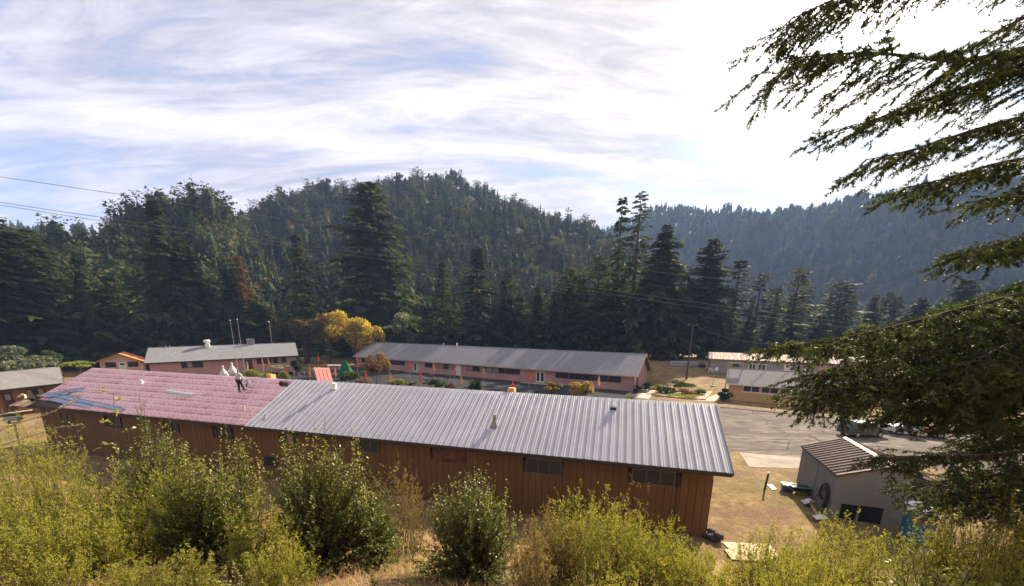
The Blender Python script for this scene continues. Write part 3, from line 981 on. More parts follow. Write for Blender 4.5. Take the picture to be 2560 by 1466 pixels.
# x runs away from the viewer along the ridge, y to the left
z8 = 11.15 - 2.9
W8, LL8, H8, R8 = 6.6, 7.0, 3.0, 1.55
mb = MB()
pp = [(0, 0), (W8, 0), (W8, H8), (W8 / 2, H8 + R8), (0, H8)]
mb.add([(0, y, z) for y, z in pp] + [(LL8, y, z) for y, z in pp], [(4, 3, 2, 1, 0), (5, 6, 7, 8, 9)] + [(i, (i + 1) % 5, 5 + (i + 1) % 5, 5 + i) for i in range(5)])
wl8 = mb.build('wall', PEACH, B8)
mb = MB()
for y0, y1 in ((-0.7, W8 / 2), (W8 + 1.6, W8 / 2)):
    z0 = H8 - R8 * (0.7 if y0 < 0 else 1.6) / (W8 / 2)
    mb.hexa([(-0.9, y0, z0), (LL8 + 0.5, y0, z0), (LL8 + 0.5, y1, H8 + R8), (-0.9, y1, H8 + R8), (-0.9, y0, z0 + 0.14), (LL8 + 0.5, y0, z0 + 0.14), (LL8 + 0.5, y1, H8 + R8 + 0.14), (-0.9, y1, H8 + R8 + 0.14)])
mb.build('roof', ORNG, B8)
dd = MB().box((-0.06, 2.5, 0.2), (-0.01, 3.7, 2.7)).build('door', WHITE, B8)
MB().box((-0.08, 2.75, 2.05), (-0.065, 3.45, 2.45)).build('pane', GLASS_D, dd)
for y0 in (0.5, 4.1):
    f8 = MB().box((-0.05, y0, 1.6), (-0.01, y0 + 1.7, 2.75)).build('window', FRAME_DK, B8)
    MB().box((-0.065, y0 + 0.1, 1.7), (-0.052, y0 + 1.6, 2.65)).build('pane', GLASS_D, f8)

# ================================================================== WIRES AND POLES
WIREM = mat('wire_dark', (0.02, 0.02, 0.02), None, rough=0.6)
WIREM2 = None
WIREL = mat('wire_light', (0.11, 0.11, 0.11), None, rough=0.4, metal=0.6)


def wire(label, pix, y0, y1, rad=0.05, m=WIREL):
    pts = []
    for i, (u, v) in enumerate(pix):
        f = i / (len(pix) - 1)
        pts.append(at(u, v, y0 + (y1 - y0) * f))
    tag(MB().tube(pts, rad, 5).build('power_line', m), label, 'power line', 'power lines strung across the valley')


wire('highest power line, running above the conifers to the right', [(-60, 434), (120, 460), (310, 488), (650, 538), (1000, 588), (1350, 637), (1640, 680), (1850, 703), (2010, 722), (2300, 756), (2620, 790)], 84, 84, 0.047)
wire('upper one of the two close power lines below the highest', [(-60, 497), (150, 529), (290, 549), (640, 598), (1000, 645), (1300, 692), (1560, 731), (1800, 765), (2050, 799), (2300, 830), (2620, 868)], 80, 80, 0.047)
wire('lower one of the two close power lines below the highest', [(-60, 503), (150, 537), (290, 559), (640, 607), (1000, 655), (1300, 701), (1560, 741), (1800, 777), (2050, 811), (2300, 842), (2620, 880)], 81, 81, 0.047)
POLEW = mat('pole_wood', (0.045, 0.032, 0.024), (0.085, 0.062, 0.045), 2, 0.9, stretch=(4, 4, 0.3))
pb = at(1715, 954, 86)
gz = float(zg(pb[0], pb[1]))
up = thing('utility_pole', 'dark wooden utility pole standing beside the flower bed', 'utility pole', (pb[0], pb[1], gz))
MB().tube([(0, 0, -0.5), (0.05, 0, 6), (0.15, 0, 12.4)], [0.22, 0.18, 0.13], 9).build('pole', POLEW, up)
MB().box((-0.95, -0.08, 11.6), (1.25, 0.06, 11.78)).build('crossarm', POLEW, up)
for xx in (-0.8, 0.2, 1.1):
    MB().lathe([(0.05, 0), (0.07, 0.1), (0.03, 0.18)], 8, (xx, 0, 11.78)).build('insulator', WHITE, up)
pt = np.array([pb[0] + 0.2, pb[1], gz + 11.9])
pe = at(1950, 860, 78)
wp = [pt + (pe - pt) * f - np.array([0, 0, 1.2 * 4 * f * (1 - f)]) for f in np.linspace(0, 1, 9)] + [pe + (pe - pt) * 0.6]
tag(MB().tube(wp, 0.035, 5).build('power_line', WIREL), 'thin service wire from the utility pole to the fir', 'power line', None)
# two slender masts
MAST = mat('mast_grey', (0.30, 0.27, 0.23), (0.42, 0.38, 0.33), 4, 0.6)
for (u0, v0, u1, v1, lab) in ((575.5, 803, 595, 938, 'left one of two slender masts before the left pink building'), (593, 800, 611, 930, 'right one of two slender masts before the left pink building')):
    b0 = at(u1, v1, 66)
    t0 = at(u0, v0, 66.0)
    b0[2] = 0
    mm = thing('mast', lab, 'mast', b0, 0, 'slender masts in the courtyard')
    hgt = t0[2]
    MB().tube([(0, 0, 0), (0.06, 0, hgt * 0.5), (t0[0] - b0[0] * 1.0, 0, hgt)], [0.05, 0.04, 0.022], 7).build('pole', MAST, mm)
    MB().lathe([(0.02, 0), (0.09, 0.05), (0.09, 0.14), (0.02, 0.2)], 8, (t0[0] - b0[0], 0, hgt)).build('finial', PALEF, mm)
# thin pole behind the left building
pz = at(684, 900, 108)
tp = at(684, 805, 108)
lp = thing('lamp_pole', 'thin pole with a small lamp behind the left pink building', 'lamp pole', (pz[0], pz[1], 0))
MB().tube([(0, 0, 0), (0, 0, tp[2])], [0.1, 0.06], 7).build('pole', MAST, lp)
MB().lathe([(0.05, 0), (0.22, 0.05), (0.22, 0.2), (0.05, 0.25)], 8, (-0.2, 0, tp[2] - 0.1)).build('lamp_head', WHITE, lp)

# ================================================================== THINGS ON AND ROUND THE LONG ROOF
c1, s1 = math.cos(AZ1), math.sin(AZ1)


def b1w(p):
    x, y, z = p
    return np.array([-42.24 + c1 * x - s1 * y, 32.53 + s1 * x + c1 * y, z])


def roofw(x, s, h=0.02):
    return b1w(on_roof(x, s, h))


BLUEM = mat('blue_grey_sheet', (0.20, 0.25, 0.36), (0.33, 0.38, 0.48), 0.8, 0.32, metal=0.6, spec=0.5)
strips = [((0.35, 1.30), (3.6, 2.45), 0.55, 0.06, 'short blue grey metal sheet lying uppermost at the roof corner'),
          ((1.2, 1.45), (11.3, 0.35), 0.40, 0.10, 'longest blue grey metal sheet lying slantwise down to the eave'),
          ((1.6, 0.95), (7.6, 0.45), 0.50, 0.05, 'broad blue grey metal sheet along the eave of the pink roof'),
          ((0.9, 1.0), (2.9, 1.75), 0.45, 0.13, 'short blue grey metal sheet crossing over the two long ones')]
for (xa, sa), (xb, sb), wd, h, lab in strips:
    a, b = np.array([xa, sa]), np.array([xb, sb])
    d = (b - a) / np.linalg.norm(b - a)
    n = np.array([-d[1], d[0]]) * wd / 2
    mb = MB()
    N_ = 10
    rows = []
    for i in range(N_):
        p = a + (b - a) * i / (N_ - 1)
        hh = h + 0.03 * math.sin(i * 1.1)
        rows.append([roofw(*(p - n), hh), roofw(*(p - n * 0.88), hh + 0.05), roofw(*(p - n * 0.76), hh), roofw(*(p + n * 0.76), hh), roofw(*(p + n * 0.88), hh + 0.05), roofw(*(p + n), hh)])
    vs = [q for r_ in rows for q in r_]
    fs = [(i * 6 + k, i * 6 + k + 1, (i + 1) * 6 + k + 1, (i + 1) * 6 + k) for i in range(N_ - 1) for k in range(5)]
    mb.add(vs, fs)
    tag(mb.build('metal_sheet', BLUEM), lab, 'metal sheet', 'loose metal sheets on the pink roof corner')
mb = MB()
e0, e1 = np.array([12.7, 3.02]), np.array([15.9, 2.79])
dn = np.array([0.02, 0.17])
for off, hh in ((-1, 0.04), (0, 0.14), (1, 0.05)):
    pass
vs = []
for p in (e0, e1):
    for off, hh in ((-1, 0.03), (-0.9, 0.10), (0.1, 0.17), (1, 0.10), (1, 0.03)):
        vs.append(roofw(*(p + dn * off), hh))
mb.add(vs, [(i, i + 1, 5 + i + 1, 5 + i) for i in range(4)] + [(0, 1, 2, 3, 4), (9, 8, 7, 6, 5)])
tag(mb.build('ridge_flashing', GALV), 'short length of bent metal flashing lying on the pink roof', 'flashing')
DARKT = mat('dark_tool', (0.02, 0.015, 0.014), (0.06, 0.04, 0.035), 5, 0.7)
for (xx, ss, lab) in ((23.05, 4.98, 'round dark coil of cord beside the metal panels'), (23.5, 4.85, 'dark tool bag with a red patch at the metal edge')):
    mb = MB()
    if 'coil' in lab:
        for k in range(4):
            mb.tube([roofw(xx + (0.22 - 0.02 * k) * math.cos(t), ss + (0.2 - 0.02 * k) * math.sin(t), 0.06 + 0.06 * k) for t in np.linspace(0, 2 * PI, 14)], 0.045, 5)
        tag(mb.build('cord_coil', DARKT), lab, 'cord coil')
    else:
        tb = thing('tool_bag', lab, 'bag', roofw(xx, ss, 0.03), AZ1)
        MB().hexa([(-0.3, -0.12, 0), (0.3, -0.12, -0.06), (0.3, 0.2, 0.1), (-0.3, 0.2, 0.1), (-0.22, -0.06, 0.26), (0.24, -0.06, 0.22), (0.22, 0.12, 0.3), (-0.2, 0.12, 0.3)]).build('body', DARKT, tb)
        MB().tube([(-0.2, 0.03, 0.27), (-0.1, 0.03, 0.42), (0.1, 0.03, 0.42), (0.2, 0.03, 0.25)], 0.02, 5).build('handle', mat('red_patch', (0.35, 0.04, 0.03), None, rough=0.7), tb)
# debris at the roof corner
tag(MB().hexa([b1w(p) for p in ((-1.1, -0.25, 4.0), (0.6, -0.25, 4.02), (0.6, 0.5, 4.38), (-0.8, 0.5, 4.38), (-1.1, -0.25, 4.03), (0.6, -0.25, 4.05), (0.6, 0.5, 4.42), (-0.8, 0.5, 4.42))]).build('plywood_offcut', PLY), 'plywood offcut sticking out past the left roof corner', 'plywood')
mb = MB()
for k in range(9):
    p = b1w((0.25 + random.uniform(-0.5, 0.45), 0.35 + random.uniform(-0.25, 0.4), 4.5 + random.uniform(0, 0.25)))
    r_ = random.uniform(0.12, 0.25)
    mb.lathe([(r_ * 0.6, -r_), (r_, 0), (r_ * 0.7, r_ * 0.6), (r_ * 0.1, r_ * 0.9)], 7, p)
tag(mb.build('tarp_heap', DARKT), 'crumpled dark tarp heaped on the left roof corner', 'tarp')
pts = [b1w((x_, y_, z_)) for x_, y_, z_ in ((-0.6, 0.0, 4.75), (-0.25, 0.1, 4.98), (0.1, 0.1, 4.95), (0.3, 0.0, 4.7), (0.15, -0.15, 4.45), (-0.4, -0.3, 4.25), (-1.1, -0.4, 4.0))]
tag(MB().tube(pts, 0.075, 7).build('hose', mat('pale_hose', (0.55, 0.47, 0.36), (0.66, 0.57, 0.45), 4, 0.6)), 'pale bent hose on the dark tarp at the roof corner', 'hose')

# ---- the roofer
SKIN = mat('skin', (0.20, 0.105, 0.07), (0.26, 0.14, 0.095), 6, 0.6)
SHIRT = mat('grey_shirt', (0.34, 0.34, 0.40), (0.50, 0.50, 0.56), 5, 0.9)
TROUS = mat('black_trousers', (0.010, 0.010, 0.014), (0.022, 0.022, 0.028), 5, 0.9)
HAIR = mat('dark_hair', (0.008, 0.006, 0.005), (0.02, 0.016, 0.014), 8, 0.7)


def skin_mesh(name, verts, edges, radii, m, parent, sub=2, root=0):
    me = bpy.data.meshes.new(name)
    me.from_pydata([tuple(v) for v in verts], edges, [])
    me.materials.append(m)
    o = link(name, me, parent)
    o.modifiers.new('skin', 'SKIN').use_smooth_shade = True
    for i, r_ in enumerate(radii):
        sv = me.skin_vertices[0].data[i]
        sv.radius = (r_, r_) if isinstance(r_, (int, float)) else r_
        sv.use_root = (i == root)
    s_ = o.modifiers.new('sub', 'SUBSURF')
    s_.levels = s_.render_levels = sub
    return o


mf = roofw(19.94, 3.64, 0.05)
man = thing('person', 'person in grey shirt and black trousers walking on the pink roof', 'person', mf, AZ1)
# local axes: x along the roof to the right, y up-slope (away from the viewer), z up. Seen from behind, stooping to the right.
# the slope rises 0.542 per metre of y
J = {'pelvis': (0.00, 0.05, 0.93), 'waist': (-0.01, 0.06, 1.06), 'chest': (-0.045, 0.10, 1.28), 'neck0': (-0.085, 0.15, 1.46), 'neck1': (-0.125, 0.19, 1.55), 'head0': (-0.16, 0.22, 1.63), 'head1': (-0.19, 0.235, 1.74),
     'lhip': (-0.09, 0.05, 0.90), 'lknee': (-0.05, 0.02, 0.48), 'lank': (0.0, -0.03, 0.07), 'ltoe': (-0.02, 0.15, 0.10),
     'rhip': (0.09, 0.06, 0.90), 'rknee': (0.15, 0.16, 0.53), 'rank': (0.23, 0.20, 0.19), 'rtoe': (0.24, 0.38, 0.24),
     'lsh': (-0.235, 0.13, 1.40), 'lel': (-0.33, 0.10, 1.10), 'lwr': (-0.30, 0.12, 0.85), 'lhand': (-0.285, 0.14, 0.77),
     'rsh': (0.13, 0.13, 1.40), 'rel': (0.34, 0.12, 1.16), 'rwr': (0.52, 0.16, 0.97), 'rhand': (0.58, 0.17, 0.91)}
K = list(J)
E_ = [('pelvis', 'waist'), ('waist', 'chest'), ('chest', 'neck0'), ('neck0', 'neck1'), ('neck1', 'head0'), ('head0', 'head1'), ('pelvis', 'lhip'), ('lhip', 'lknee'), ('lknee', 'lank'), ('lank', 'ltoe'),
      ('pelvis', 'rhip'), ('rhip', 'rknee'), ('rknee', 'rank'), ('rank', 'rtoe'), ('neck0', 'lsh'), ('lsh', 'lel'), ('lel', 'lwr'), ('lwr', 'lhand'), ('neck0', 'rsh'), ('rsh', 'rel'), ('rel', 'rwr'), ('rwr', 'rhand')]
RAD = {'pelvis': 0.13, 'waist': 0.125, 'chest': (0.16, 0.115), 'neck0': 0.085, 'neck1': 0.055, 'head0': 0.085, 'head1': 0.075, 'lhip': 0.085, 'lknee': 0.06, 'lank': 0.042, 'ltoe': 0.035, 'rhip': 0.085, 'rknee': 0.06, 'rank': 0.042, 'rtoe': 0.035,
       'lsh': 0.062, 'lel': 0.043, 'lwr': 0.030, 'lhand': 0.036, 'rsh': 0.062, 'rel': 0.043, 'rwr': 0.030, 'rhand': 0.036}
vs, es, rs = [J[k] for k in K], [(K.index(a), K.index(b)) for a, b in E_], [RAD[k] for k in K]
for hnd, wr, sgn in (('lhand', 'lwr', -1), ('rhand', 'rwr', 1)):
    h, w_ = np.array(J[hnd]), np.array(J[wr])
    d = (h - w_) / np.linalg.norm(h - w_)
    side = np.cross(d, (0.9 * sgn, 0.3, 0.1))
    side /= np.linalg.norm(side)
    nrm = np.cross(side, d)
    for i, ln in enumerate((0.065, 0.08, 0.085, 0.075)):
        b0 = len(vs)
        o_ = side * (i - 1.5) * 0.021
        vs += [tuple(h + o_ + d * 0.045), tuple(h + o_ + d * (0.045 + ln * 0.55) + nrm * 0.015), tuple(h + o_ * 0.9 + d * (0.045 + ln * 0.85) + nrm * 0.045)]
        es += [(K.index(hnd), b0), (b0, b0 + 1), (b0 + 1, b0 + 2)]
        rs += [0.0105, 0.0095, 0.008]
    b0 = len(vs)
    vs += [tuple(h - side * 0.045 + d * 0.01), tuple(h - side * 0.062 + d * 0.045 + nrm * 0.02)]
    es += [(K.index(hnd), b0), (b0, b0 + 1)]
    rs += [0.012, 0.010]
skin_mesh('body', vs, es, rs, SKIN, man, 1)
TK = ['pelvis', 'lhip', 'lknee', 'lank', 'rhip', 'rknee', 'rank']
skin_mesh('trousers', [J[k] for k in TK], [(0, 1), (1, 2), (2, 3), (0, 4), (4, 5), (5, 6)], [0.155, 0.115, 0.085, 0.075, 0.115, 0.085, 0.075], TROUS, man)
SK = ['waist', 'chest', 'neck0', 'lsh', 'lel', 'lwr', 'rsh', 'rel', 'rwr']
skin_mesh('shirt', [(0.0, 0.05, 0.96)] + [J[k] for k in SK], [(0, 1), (1, 2), (2, 3), (3, 4), (4, 5), (5, 6), (3, 7), (7, 8), (8, 9)], [0.155, 0.15, (0.195, 0.145), 0.115, 0.085, 0.065, 0.052, 0.085, 0.065, 0.052], SHIRT, man)
skin_mesh('hair', [(-0.165, 0.215, 1.66), (-0.19, 0.225, 1.76)], [(0, 1)], [0.094, 0.088], HAIR, man)
for a, b in (('lank', 'ltoe'), ('rank', 'rtoe')):
    p, q_ = np.array(J[a]), np.array(J[b])
    skin_mesh('shoe', [p - (0, 0.05, 0.035), (p + q_) / 2 - (0, 0, 0.02), q_ - (0, 0, 0.005)], [(0, 1), (1, 2)], [0.055, 0.052, 0.042], HAIR, man, 1)
# the saw he carries
c_, s_ = math.cos(AZ1), math.sin(AZ1)


def manw(p):
    return np.array([mf[0] + c_ * p[0] - s_ * p[1], mf[1] + s_ * p[0] + c_ * p[1], mf[2] + p[2]])


saw = thing('power_saw', 'dark hand-held power saw with pale housing carried by the roofer', 'power saw', manw((0.62, 0.18, 0.86)), AZ1)
MB().tube([(-0.06, 0, 0.05), (0.0, 0, 0.08), (0.10, 0, 0.05), (0.13, 0, -0.03)], 0.025, 6).build('handle', DARKT, saw)
MB().tube([(0.02, 0.0, -0.02), (0.18, 0.02, -0.04), (0.32, 0.02, -0.01)], [0.07, 0.095, 0.06], 9).build('housing', GALV, saw)
MB().lathe([(0.13, -0.012), (0.135, 0.0), (0.13, 0.012)], 16, (0.1, -0.08, -0.1)).build('blade', GALV, saw)
MB().hexa([(-0.14, -0.03, -0.42), (-0.06, -0.03, -0.44), (-0.06, 0.03, -0.44), (-0.14, 0.03, -0.42), (0.0, -0.03, -0.05), (0.1, -0.03, -0.05), (0.1, 0.03, -0.05), (0.0, 0.03, -0.05)]).build('guard', DARKT, saw)

# ================================================================== COURTYARD
FLAGC = {'red': (0.36, 0.045, 0.035), 'orange': (0.44, 0.15, 0.075), 'yellow': (0.44, 0.25, 0.08), 'dull red': (0.24, 0.08, 0.07), 'cream': (0.46, 0.32, 0.22)}
FM = {k: leaf_mat('flag_' + k.replace(' ', '_'), [(0.0, tuple(c * 0.9 for c in v)), (1.0, tuple(min(1, c * 1.1) for c in v))], 0.25, 0.85, 0.1, (1.1, 1.0, 0.9)) for k, v in FLAGC.items()}
flags = [(616, 903, 931, 'cream', 'curved cream feather flag beside the hedge'), (633, 900, 921, 'dull red', 'dull red drooping flag between the cream flag and the orange one'),
         (653.8, 891, 917, 'orange', 'orange flag on a bent pole above the bright hedge'), (669, 894, 912, 'orange', 'small orange flag right of the hedge by the pink wall'),
         (713, 914, 939, 'red', 'red flag above the bright grass clump'), (794, 885, 904, 'red', 'red flag above the salmon plank panel'),
         (772, 910, 939, 'orange', 'orange flag just left of the salmon plank panel'), (837, 918, 939, 'yellow', 'yellow flag just right of the salmon plank panel'),
         (891.5, 890, 911, 'orange', 'orange flag at the left end of the middle building'), (911.5, 923, 948, 'red', 'red flag left of the brown twiggy bush'),
         (970.5, 897, 913, 'yellow', 'small yellow flag at the right edge of the twiggy bush'), (975, 929, 955, 'orange', 'large orange flag in front of the twiggy bush'),
         (1023, 903, 925, 'red', 'red flag before the recessed door'), (1051, 930, 958, 'red', 'dark red flag left of the round clipped bush'),
         (1083.7, 904, 928, 'orange', 'orange flag rising above the round clipped bush'), (1136, 914, 936, 'red', 'red flag left of the white door'),
         (1153, 937, 961, 'yellow', 'yellow flag below the white door'), (1208, 919, 941, 'yellow', 'yellow flag in front of the long window band'),
         (1281, 952, 972, 'red', 'red flag right behind the orange chimney'), (1324, 928, 953, 'red', 'red flag left of the french doors'),
         (1497, 939, 964, 'yellow', 'yellow flag before the right window band'), (1482, 958, 983, 'yellow', 'yellow flag over the golden shrub')]
for i, (u, v0, v1, colr, lab) in enumerate(flags):
    zt = 4.3
    P_ = G(u, v0, zt)
    if i in (0, 1, 2, 3):
        P_ = G(u, v0, 4.7)
    h = P_[2]
    fl = thing('flag', lab, 'flag', (P_[0], P_[1], 0), 0, 'flags on poles in the courtyard')
    dist = math.hypot(P_[0], P_[1])
    fh = (v1 - v0) / FPX * dist * 0.94
    lean = random.uniform(-0.08, 0.08)
    MB().tube([(0, 0, 0), (lean * 0.4, 0, h * 0.5), (lean, 0, h)], [0.035, 0.03, 0.02], 6).build('pole', MAST, fl)
    NV, NU = 9, 5
    V, q = [], []
    for j in range(NV):
        t_ = j / (NV - 1)
        wd = 0.08 + 0.36 * math.sin(min(1, t_ * 1.25) * PI * 0.5) * (1 if t_ < 0.8 else 1 - (t_ - 0.8) * 2.2)
        for k in range(NU):
            s_ = k / (NU - 1)
            V.append((lean + 0.03 + (s_ - 0.35) * wd + 0.05 * math.sin(j * 0.9 + i), 0.07 * math.sin(s_ * 7 + j * 0.6 + i), h - 0.04 - t_ * fh - 0.10 * s_ * t_ * ((i % 3) - 0.5)))
    for j in range(NV - 1):
        for k in range(NU - 1):
            q.append((j * NU + k, j * NU + k + 1, (j + 1) * NU + k + 1, (j + 1) * NU + k))
    link('cloth', mesh_np('cloth', V, q, mats=[FM[colr]], tone=np.random.default_rng(i).random(len(V)), smooth=True), fl)

# white teardrop ornaments
CHALK = mat('chalk_white', (0.46, 0.45, 0.43), (0.58, 0.565, 0.54), 2, 0.8, 0.1)
for (u, v0, v1, wpx, lab) in ((557, 919, 945, 20, 'left white teardrop-shaped garden ornament behind the roof ridge'), (579, 911, 938, 21, 'right white teardrop-shaped garden ornament beside the masts')):
    top = at(u, v0, 74)
    bot = at(u, v1, 74)
    r_ = wpx / 2 / FPX * np.linalg.norm(top[:2]) * 0.80
    oo = thing('garden_ornament', lab, 'garden ornament', (top[0], top[1], 0), 0, 'white teardrop ornaments')
    zb, zt_ = bot[2], top[2]
    hh = zt_ - zb
    MB().lathe([(r_ * 1.1, 0), (r_ * 1.1, zb * 0.5), (r_ * 0.8, zb * 0.55), (r_ * 0.75, zb)], 12).build('pedestal', CONC, oo)
    MB().lathe([(r_ * 0.7, zb), (r_ * 0.95, zb + hh * 0.12), (r_, zb + hh * 0.28), (r_ * 0.85, zb + hh * 0.47), (r_ * 0.5, zb + hh * 0.68), (r_ * 0.24, zb + hh * 0.86), (r_ * 0.13, zb + hh * 0.98)], 16).build('body', CHALK, oo, smooth=True)
    MB().lathe([(r_ * 0.1, zt_ - 0.06), (r_ * 0.22, zt_ + 0.05), (r_ * 0.24, zt_ + 0.14), (r_ * 0.05, zt_ + 0.4)], 10).build('finial', PALEF, oo)

# salmon plank panel
SALM = mat('salmon_plank', (0.60, 0.235, 0.185), (0.68, 0.29, 0.23), 3, 0.8)
A0, A1 = at(784, 918.5, 62), at(824, 920, 62)
C0, C1 = at(794, 955, 58), at(834, 956, 58)
pn = thing('leaning_boards', 'salmon pink panel of four planks sloping behind the roof ridge', 'panel', (A0[0], A0[1], 0))
base = np.array([A0[0], A0[1], 0])
for k in range(4):
    f0, f1 = k / 4 + 0.008, (k + 1) / 4 - 0.022
    q4 = [C0 + (C1 - C0) * f0, C0 + (C1 - C0) * f1, A0 + (A1 - A0) * f1, A0 + (A1 - A0) * f0]
    q4 = [p - base for p in q4]
    MB().hexa([p - np.array([0, 0, 0.04]) for p in q4] + q4).build('plank', SALM, pn)
for k, (p, q_) in enumerate(((A0, C0), (A1, C1))):
    for pp_ in (p, q_):
        MB().bar((pp_ - base) * (1, 1, 0) + (0, 0.12, 0), (pp_ - base) + (0, 0.12, -0.06), 0.1).build('post', POLEW, pn)

# green net over a plant
GNET = leaf_mat('green_net', [(0, (0.018, 0.11, 0.045)), (1, (0.035, 0.20, 0.085))], 0.5, 0.7, 0.2, (0.9, 1.2, 0.9))
gp = G(866, 950)
top = at(864, 901, gp[1])
V, q = [], []
NR, NS = 9, 16
for j in range(NR):
    t_ = j / (NR - 1)
    for k in range(NS):
        a = 2 * PI * k / NS
        r_ = (0.05 + 1.75 * t_ ** 0.8) * (1 + 0.16 * math.sin(a * 5 + j) * t_)
        V.append((r_ * math.cos(a), r_ * math.sin(a) * 0.8, top[2] * (1 - t_) + 1.0 * t_))
for j in range(NR - 1):
    for k in range(NS):
        q.append((j * NS + k, j * NS + (k + 1) % NS, (j + 1) * NS + (k + 1) % NS, (j + 1) * NS + k))
tag(link('plant_net', mesh_np('plant_net', V, q, mats=[GNET], tone=rng.random(len(V)), smooth=True), None, (gp[0], gp[1], 0)), 'bright green cloth draped like a tent over a plant', 'plant cover')

# white plastic furniture
PLAST = mat('white_plastic', (0.68, 0.69, 0.72), (0.76, 0.77, 0.8), 2, 0.5)


def table(loc, label, w_=1.6, d_=0.8, h_=0.74, rz=0.2):
    t_ = thing('table', label, 'table', loc, rz)
    MB().box((-w_ / 2, -d_ / 2, h_ - 0.05), (w_ / 2, d_ / 2, h_)).build('tabletop', PLAST, t_)
    for sx in (-1, 1):
        for sy in (-1, 1):
            MB().box((sx * w_ * 0.44 - 0.04, sy * d_ * 0.4 - 0.04, 0), (sx * w_ * 0.44 + 0.04, sy * d_ * 0.4 + 0.04, h_ - 0.05)).build('leg', PLAST, t_)


p = at(803, 915, 92)
table((p[0], p[1], 0), 'white plastic table in the shade behind the red flag', 3.6, 1.4, 1.5)
p = at(834, 907, 104)
table((p[0], p[1], 0), 'small pale table in the shade under the yellow maple', 3.2, 1.2, 1.3)


def chair(loc, rz, label):
    c = thing('chair', label, 'chair', loc, rz, 'white plastic chairs by the shed')
    S_ = 1.45
    MB().box((-0.25 * S_, -0.25 * S_, 0.42 * S_), (0.25 * S_, 0.25 * S_, 0.46 * S_)).build('seat', PLAST, c)
    MB().hexa([(-0.25 * S_, 0.22 * S_, 0.46 * S_), (0.25 * S_, 0.22 * S_, 0.46 * S_), (0.25 * S_, 0.26 * S_, 0.46 * S_), (-0.25 * S_, 0.26 * S_, 0.46 * S_), (-0.2 * S_, 0.34 * S_, 0.88 * S_), (0.2 * S_, 0.34 * S_, 0.88 * S_), (0.2 * S_, 0.38 * S_, 0.88 * S_), (-0.2 * S_, 0.38 * S_, 0.88 * S_)]).build('backrest', PLAST, c)
    for sx in (-1, 1):
        MB().bar((sx * 0.27 * S_, -0.22 * S_, 0.64 * S_), (sx * 0.27 * S_, 0.28 * S_, 0.66 * S_), 0.06 * S_, 0.04 * S_).bar((sx * 0.27 * S_, -0.2 * S_, 0.46 * S_), (sx * 0.27 * S_, -0.22 * S_, 0.64 * S_), 0.05 * S_).build('armrest', PLAST, c)
        for sy in (-1, 1):
            MB().bar((sx * 0.27 * S_, sy * 0.27 * S_, 0), (sx * 0.22 * S_, sy * 0.22 * S_, 0.42 * S_), 0.05 * S_).build('leg', PLAST, c)


for (u, v, rz, lab) in ((1776, 931, R(60), 'left white plastic chair in the shade before the rusty roofed shed'), (1789, 931, R(-50), 'right white plastic chair in the shade before the rusty roofed shed')):
    p = at(u, v, 93)
    chair((p[0], p[1], float(zg(p[0], p[1]))), rz, lab)
# timber frame by the tan building
p = at(1814, 962, 72)
tf = thing('timber_frame', 'bare timber post and beam frame behind the tan building', 'timber frame', (p[0], p[1], 0), R(-29))
TIMB = mat('bare_timber', (0.30, 0.21, 0.15), (0.40, 0.29, 0.21), 3, 0.9, stretch=(5, 5, 0.4))
hb = at(1818, 909, 72)[2]
MB().box((-0.09, -0.09, 0), (0.09, 0.09, hb)).build('post', TIMB, tf)
MB().box((-0.12, -0.08, hb), (2.6, 0.08, hb + 0.2)).build('beam', TIMB, tf)
MB().bar((0.05, 0, hb - 0.7), (0.75, 0, hb), 0.12).build('brace', TIMB, tf)
MB().box((2.3, -0.09, 0), (2.48, 0.09, hb)).build('post', TIMB, tf)
# thin stand by the path
p = at(1782, 958, 80)
st = thing('lamp_stand', 'thin stand on a low round base beside the sunlit path', 'stand', (p[0], p[1], float(zg(p[0], p[1]))))
MB().lathe([(0.55, 0), (0.5, 0.1), (0.1, 0.18)], 10).build('base', TRIM_D, st)
MB().tube([(0, 0, 0.1), (0.1, 0, 2.7)], 0.05, 6).build('pole', MAST, st)
# flower bed edging, birdbath-like mushroom ornament
bed = [g2(1628, 989), g2(1700, 997), g2(1764, 1001), (41.0, 77.5), (38.0, 84.0), (33.0, 80.5)]
tag(MB().prism(bed, 0.0, 0.22).build('flower_bed', DIRT), 'raised flower bed of dry soil beside the walkway', None, None, 'structure')
sm = mat('field_stone', (0.22, 0.19, 0.17), (0.34, 0.30, 0.27), 3, 0.9)
p = G(1652, 982)
mo = thing('mushroom_ornament', 'pale mushroom-shaped stone ornament at the corner of the flower bed', 'garden ornament', (p[0], p[1], 0.2))
MB().lathe([(0.38, 0), (0.32, 0.5), (0.28, 0.95)], 10).build('stem', sm, mo)
MB().lathe([(0.3, 0.9), (0.85, 0.95), (0.8, 1.1), (0.5, 1.25), (0.1, 1.32)], 14).build('cap', CHALK, mo)
# white-stone wall by the trees
ROCK = mat('pale_stone', (0.22, 0.22, 0.22), (0.36, 0.35, 0.34), 2, 0.95)
wl = thing('stone_wall', 'low rough stone wall at the foot of the trees', 'wall', (0, 0, 0))
a, b = at(1676, 931, 100), at(1745, 922, 100)
for k in range(22):
    for lv in range(2):
        f = (k + 0.5 * lv + random.uniform(-0.2, 0.2)) / 22
        p = a + (b - a) * f
        sz = random.uniform(0.32, 0.48)
        z0 = float(zg(p[0], p[1])) + lv * 0.62
        MB().lathe([(sz * 0.7, 0), (sz, 0.2), (sz * 0.95, 0.5), (sz * 0.5, 0.68)], 7, (p[0], p[1] + random.uniform(-0.1, 0.1), z0)).build('stone', ROCK, wl)
# planter boxes at the end of the middle building
c2_, s2_ = math.cos(R(-29)), math.sin(R(-29))


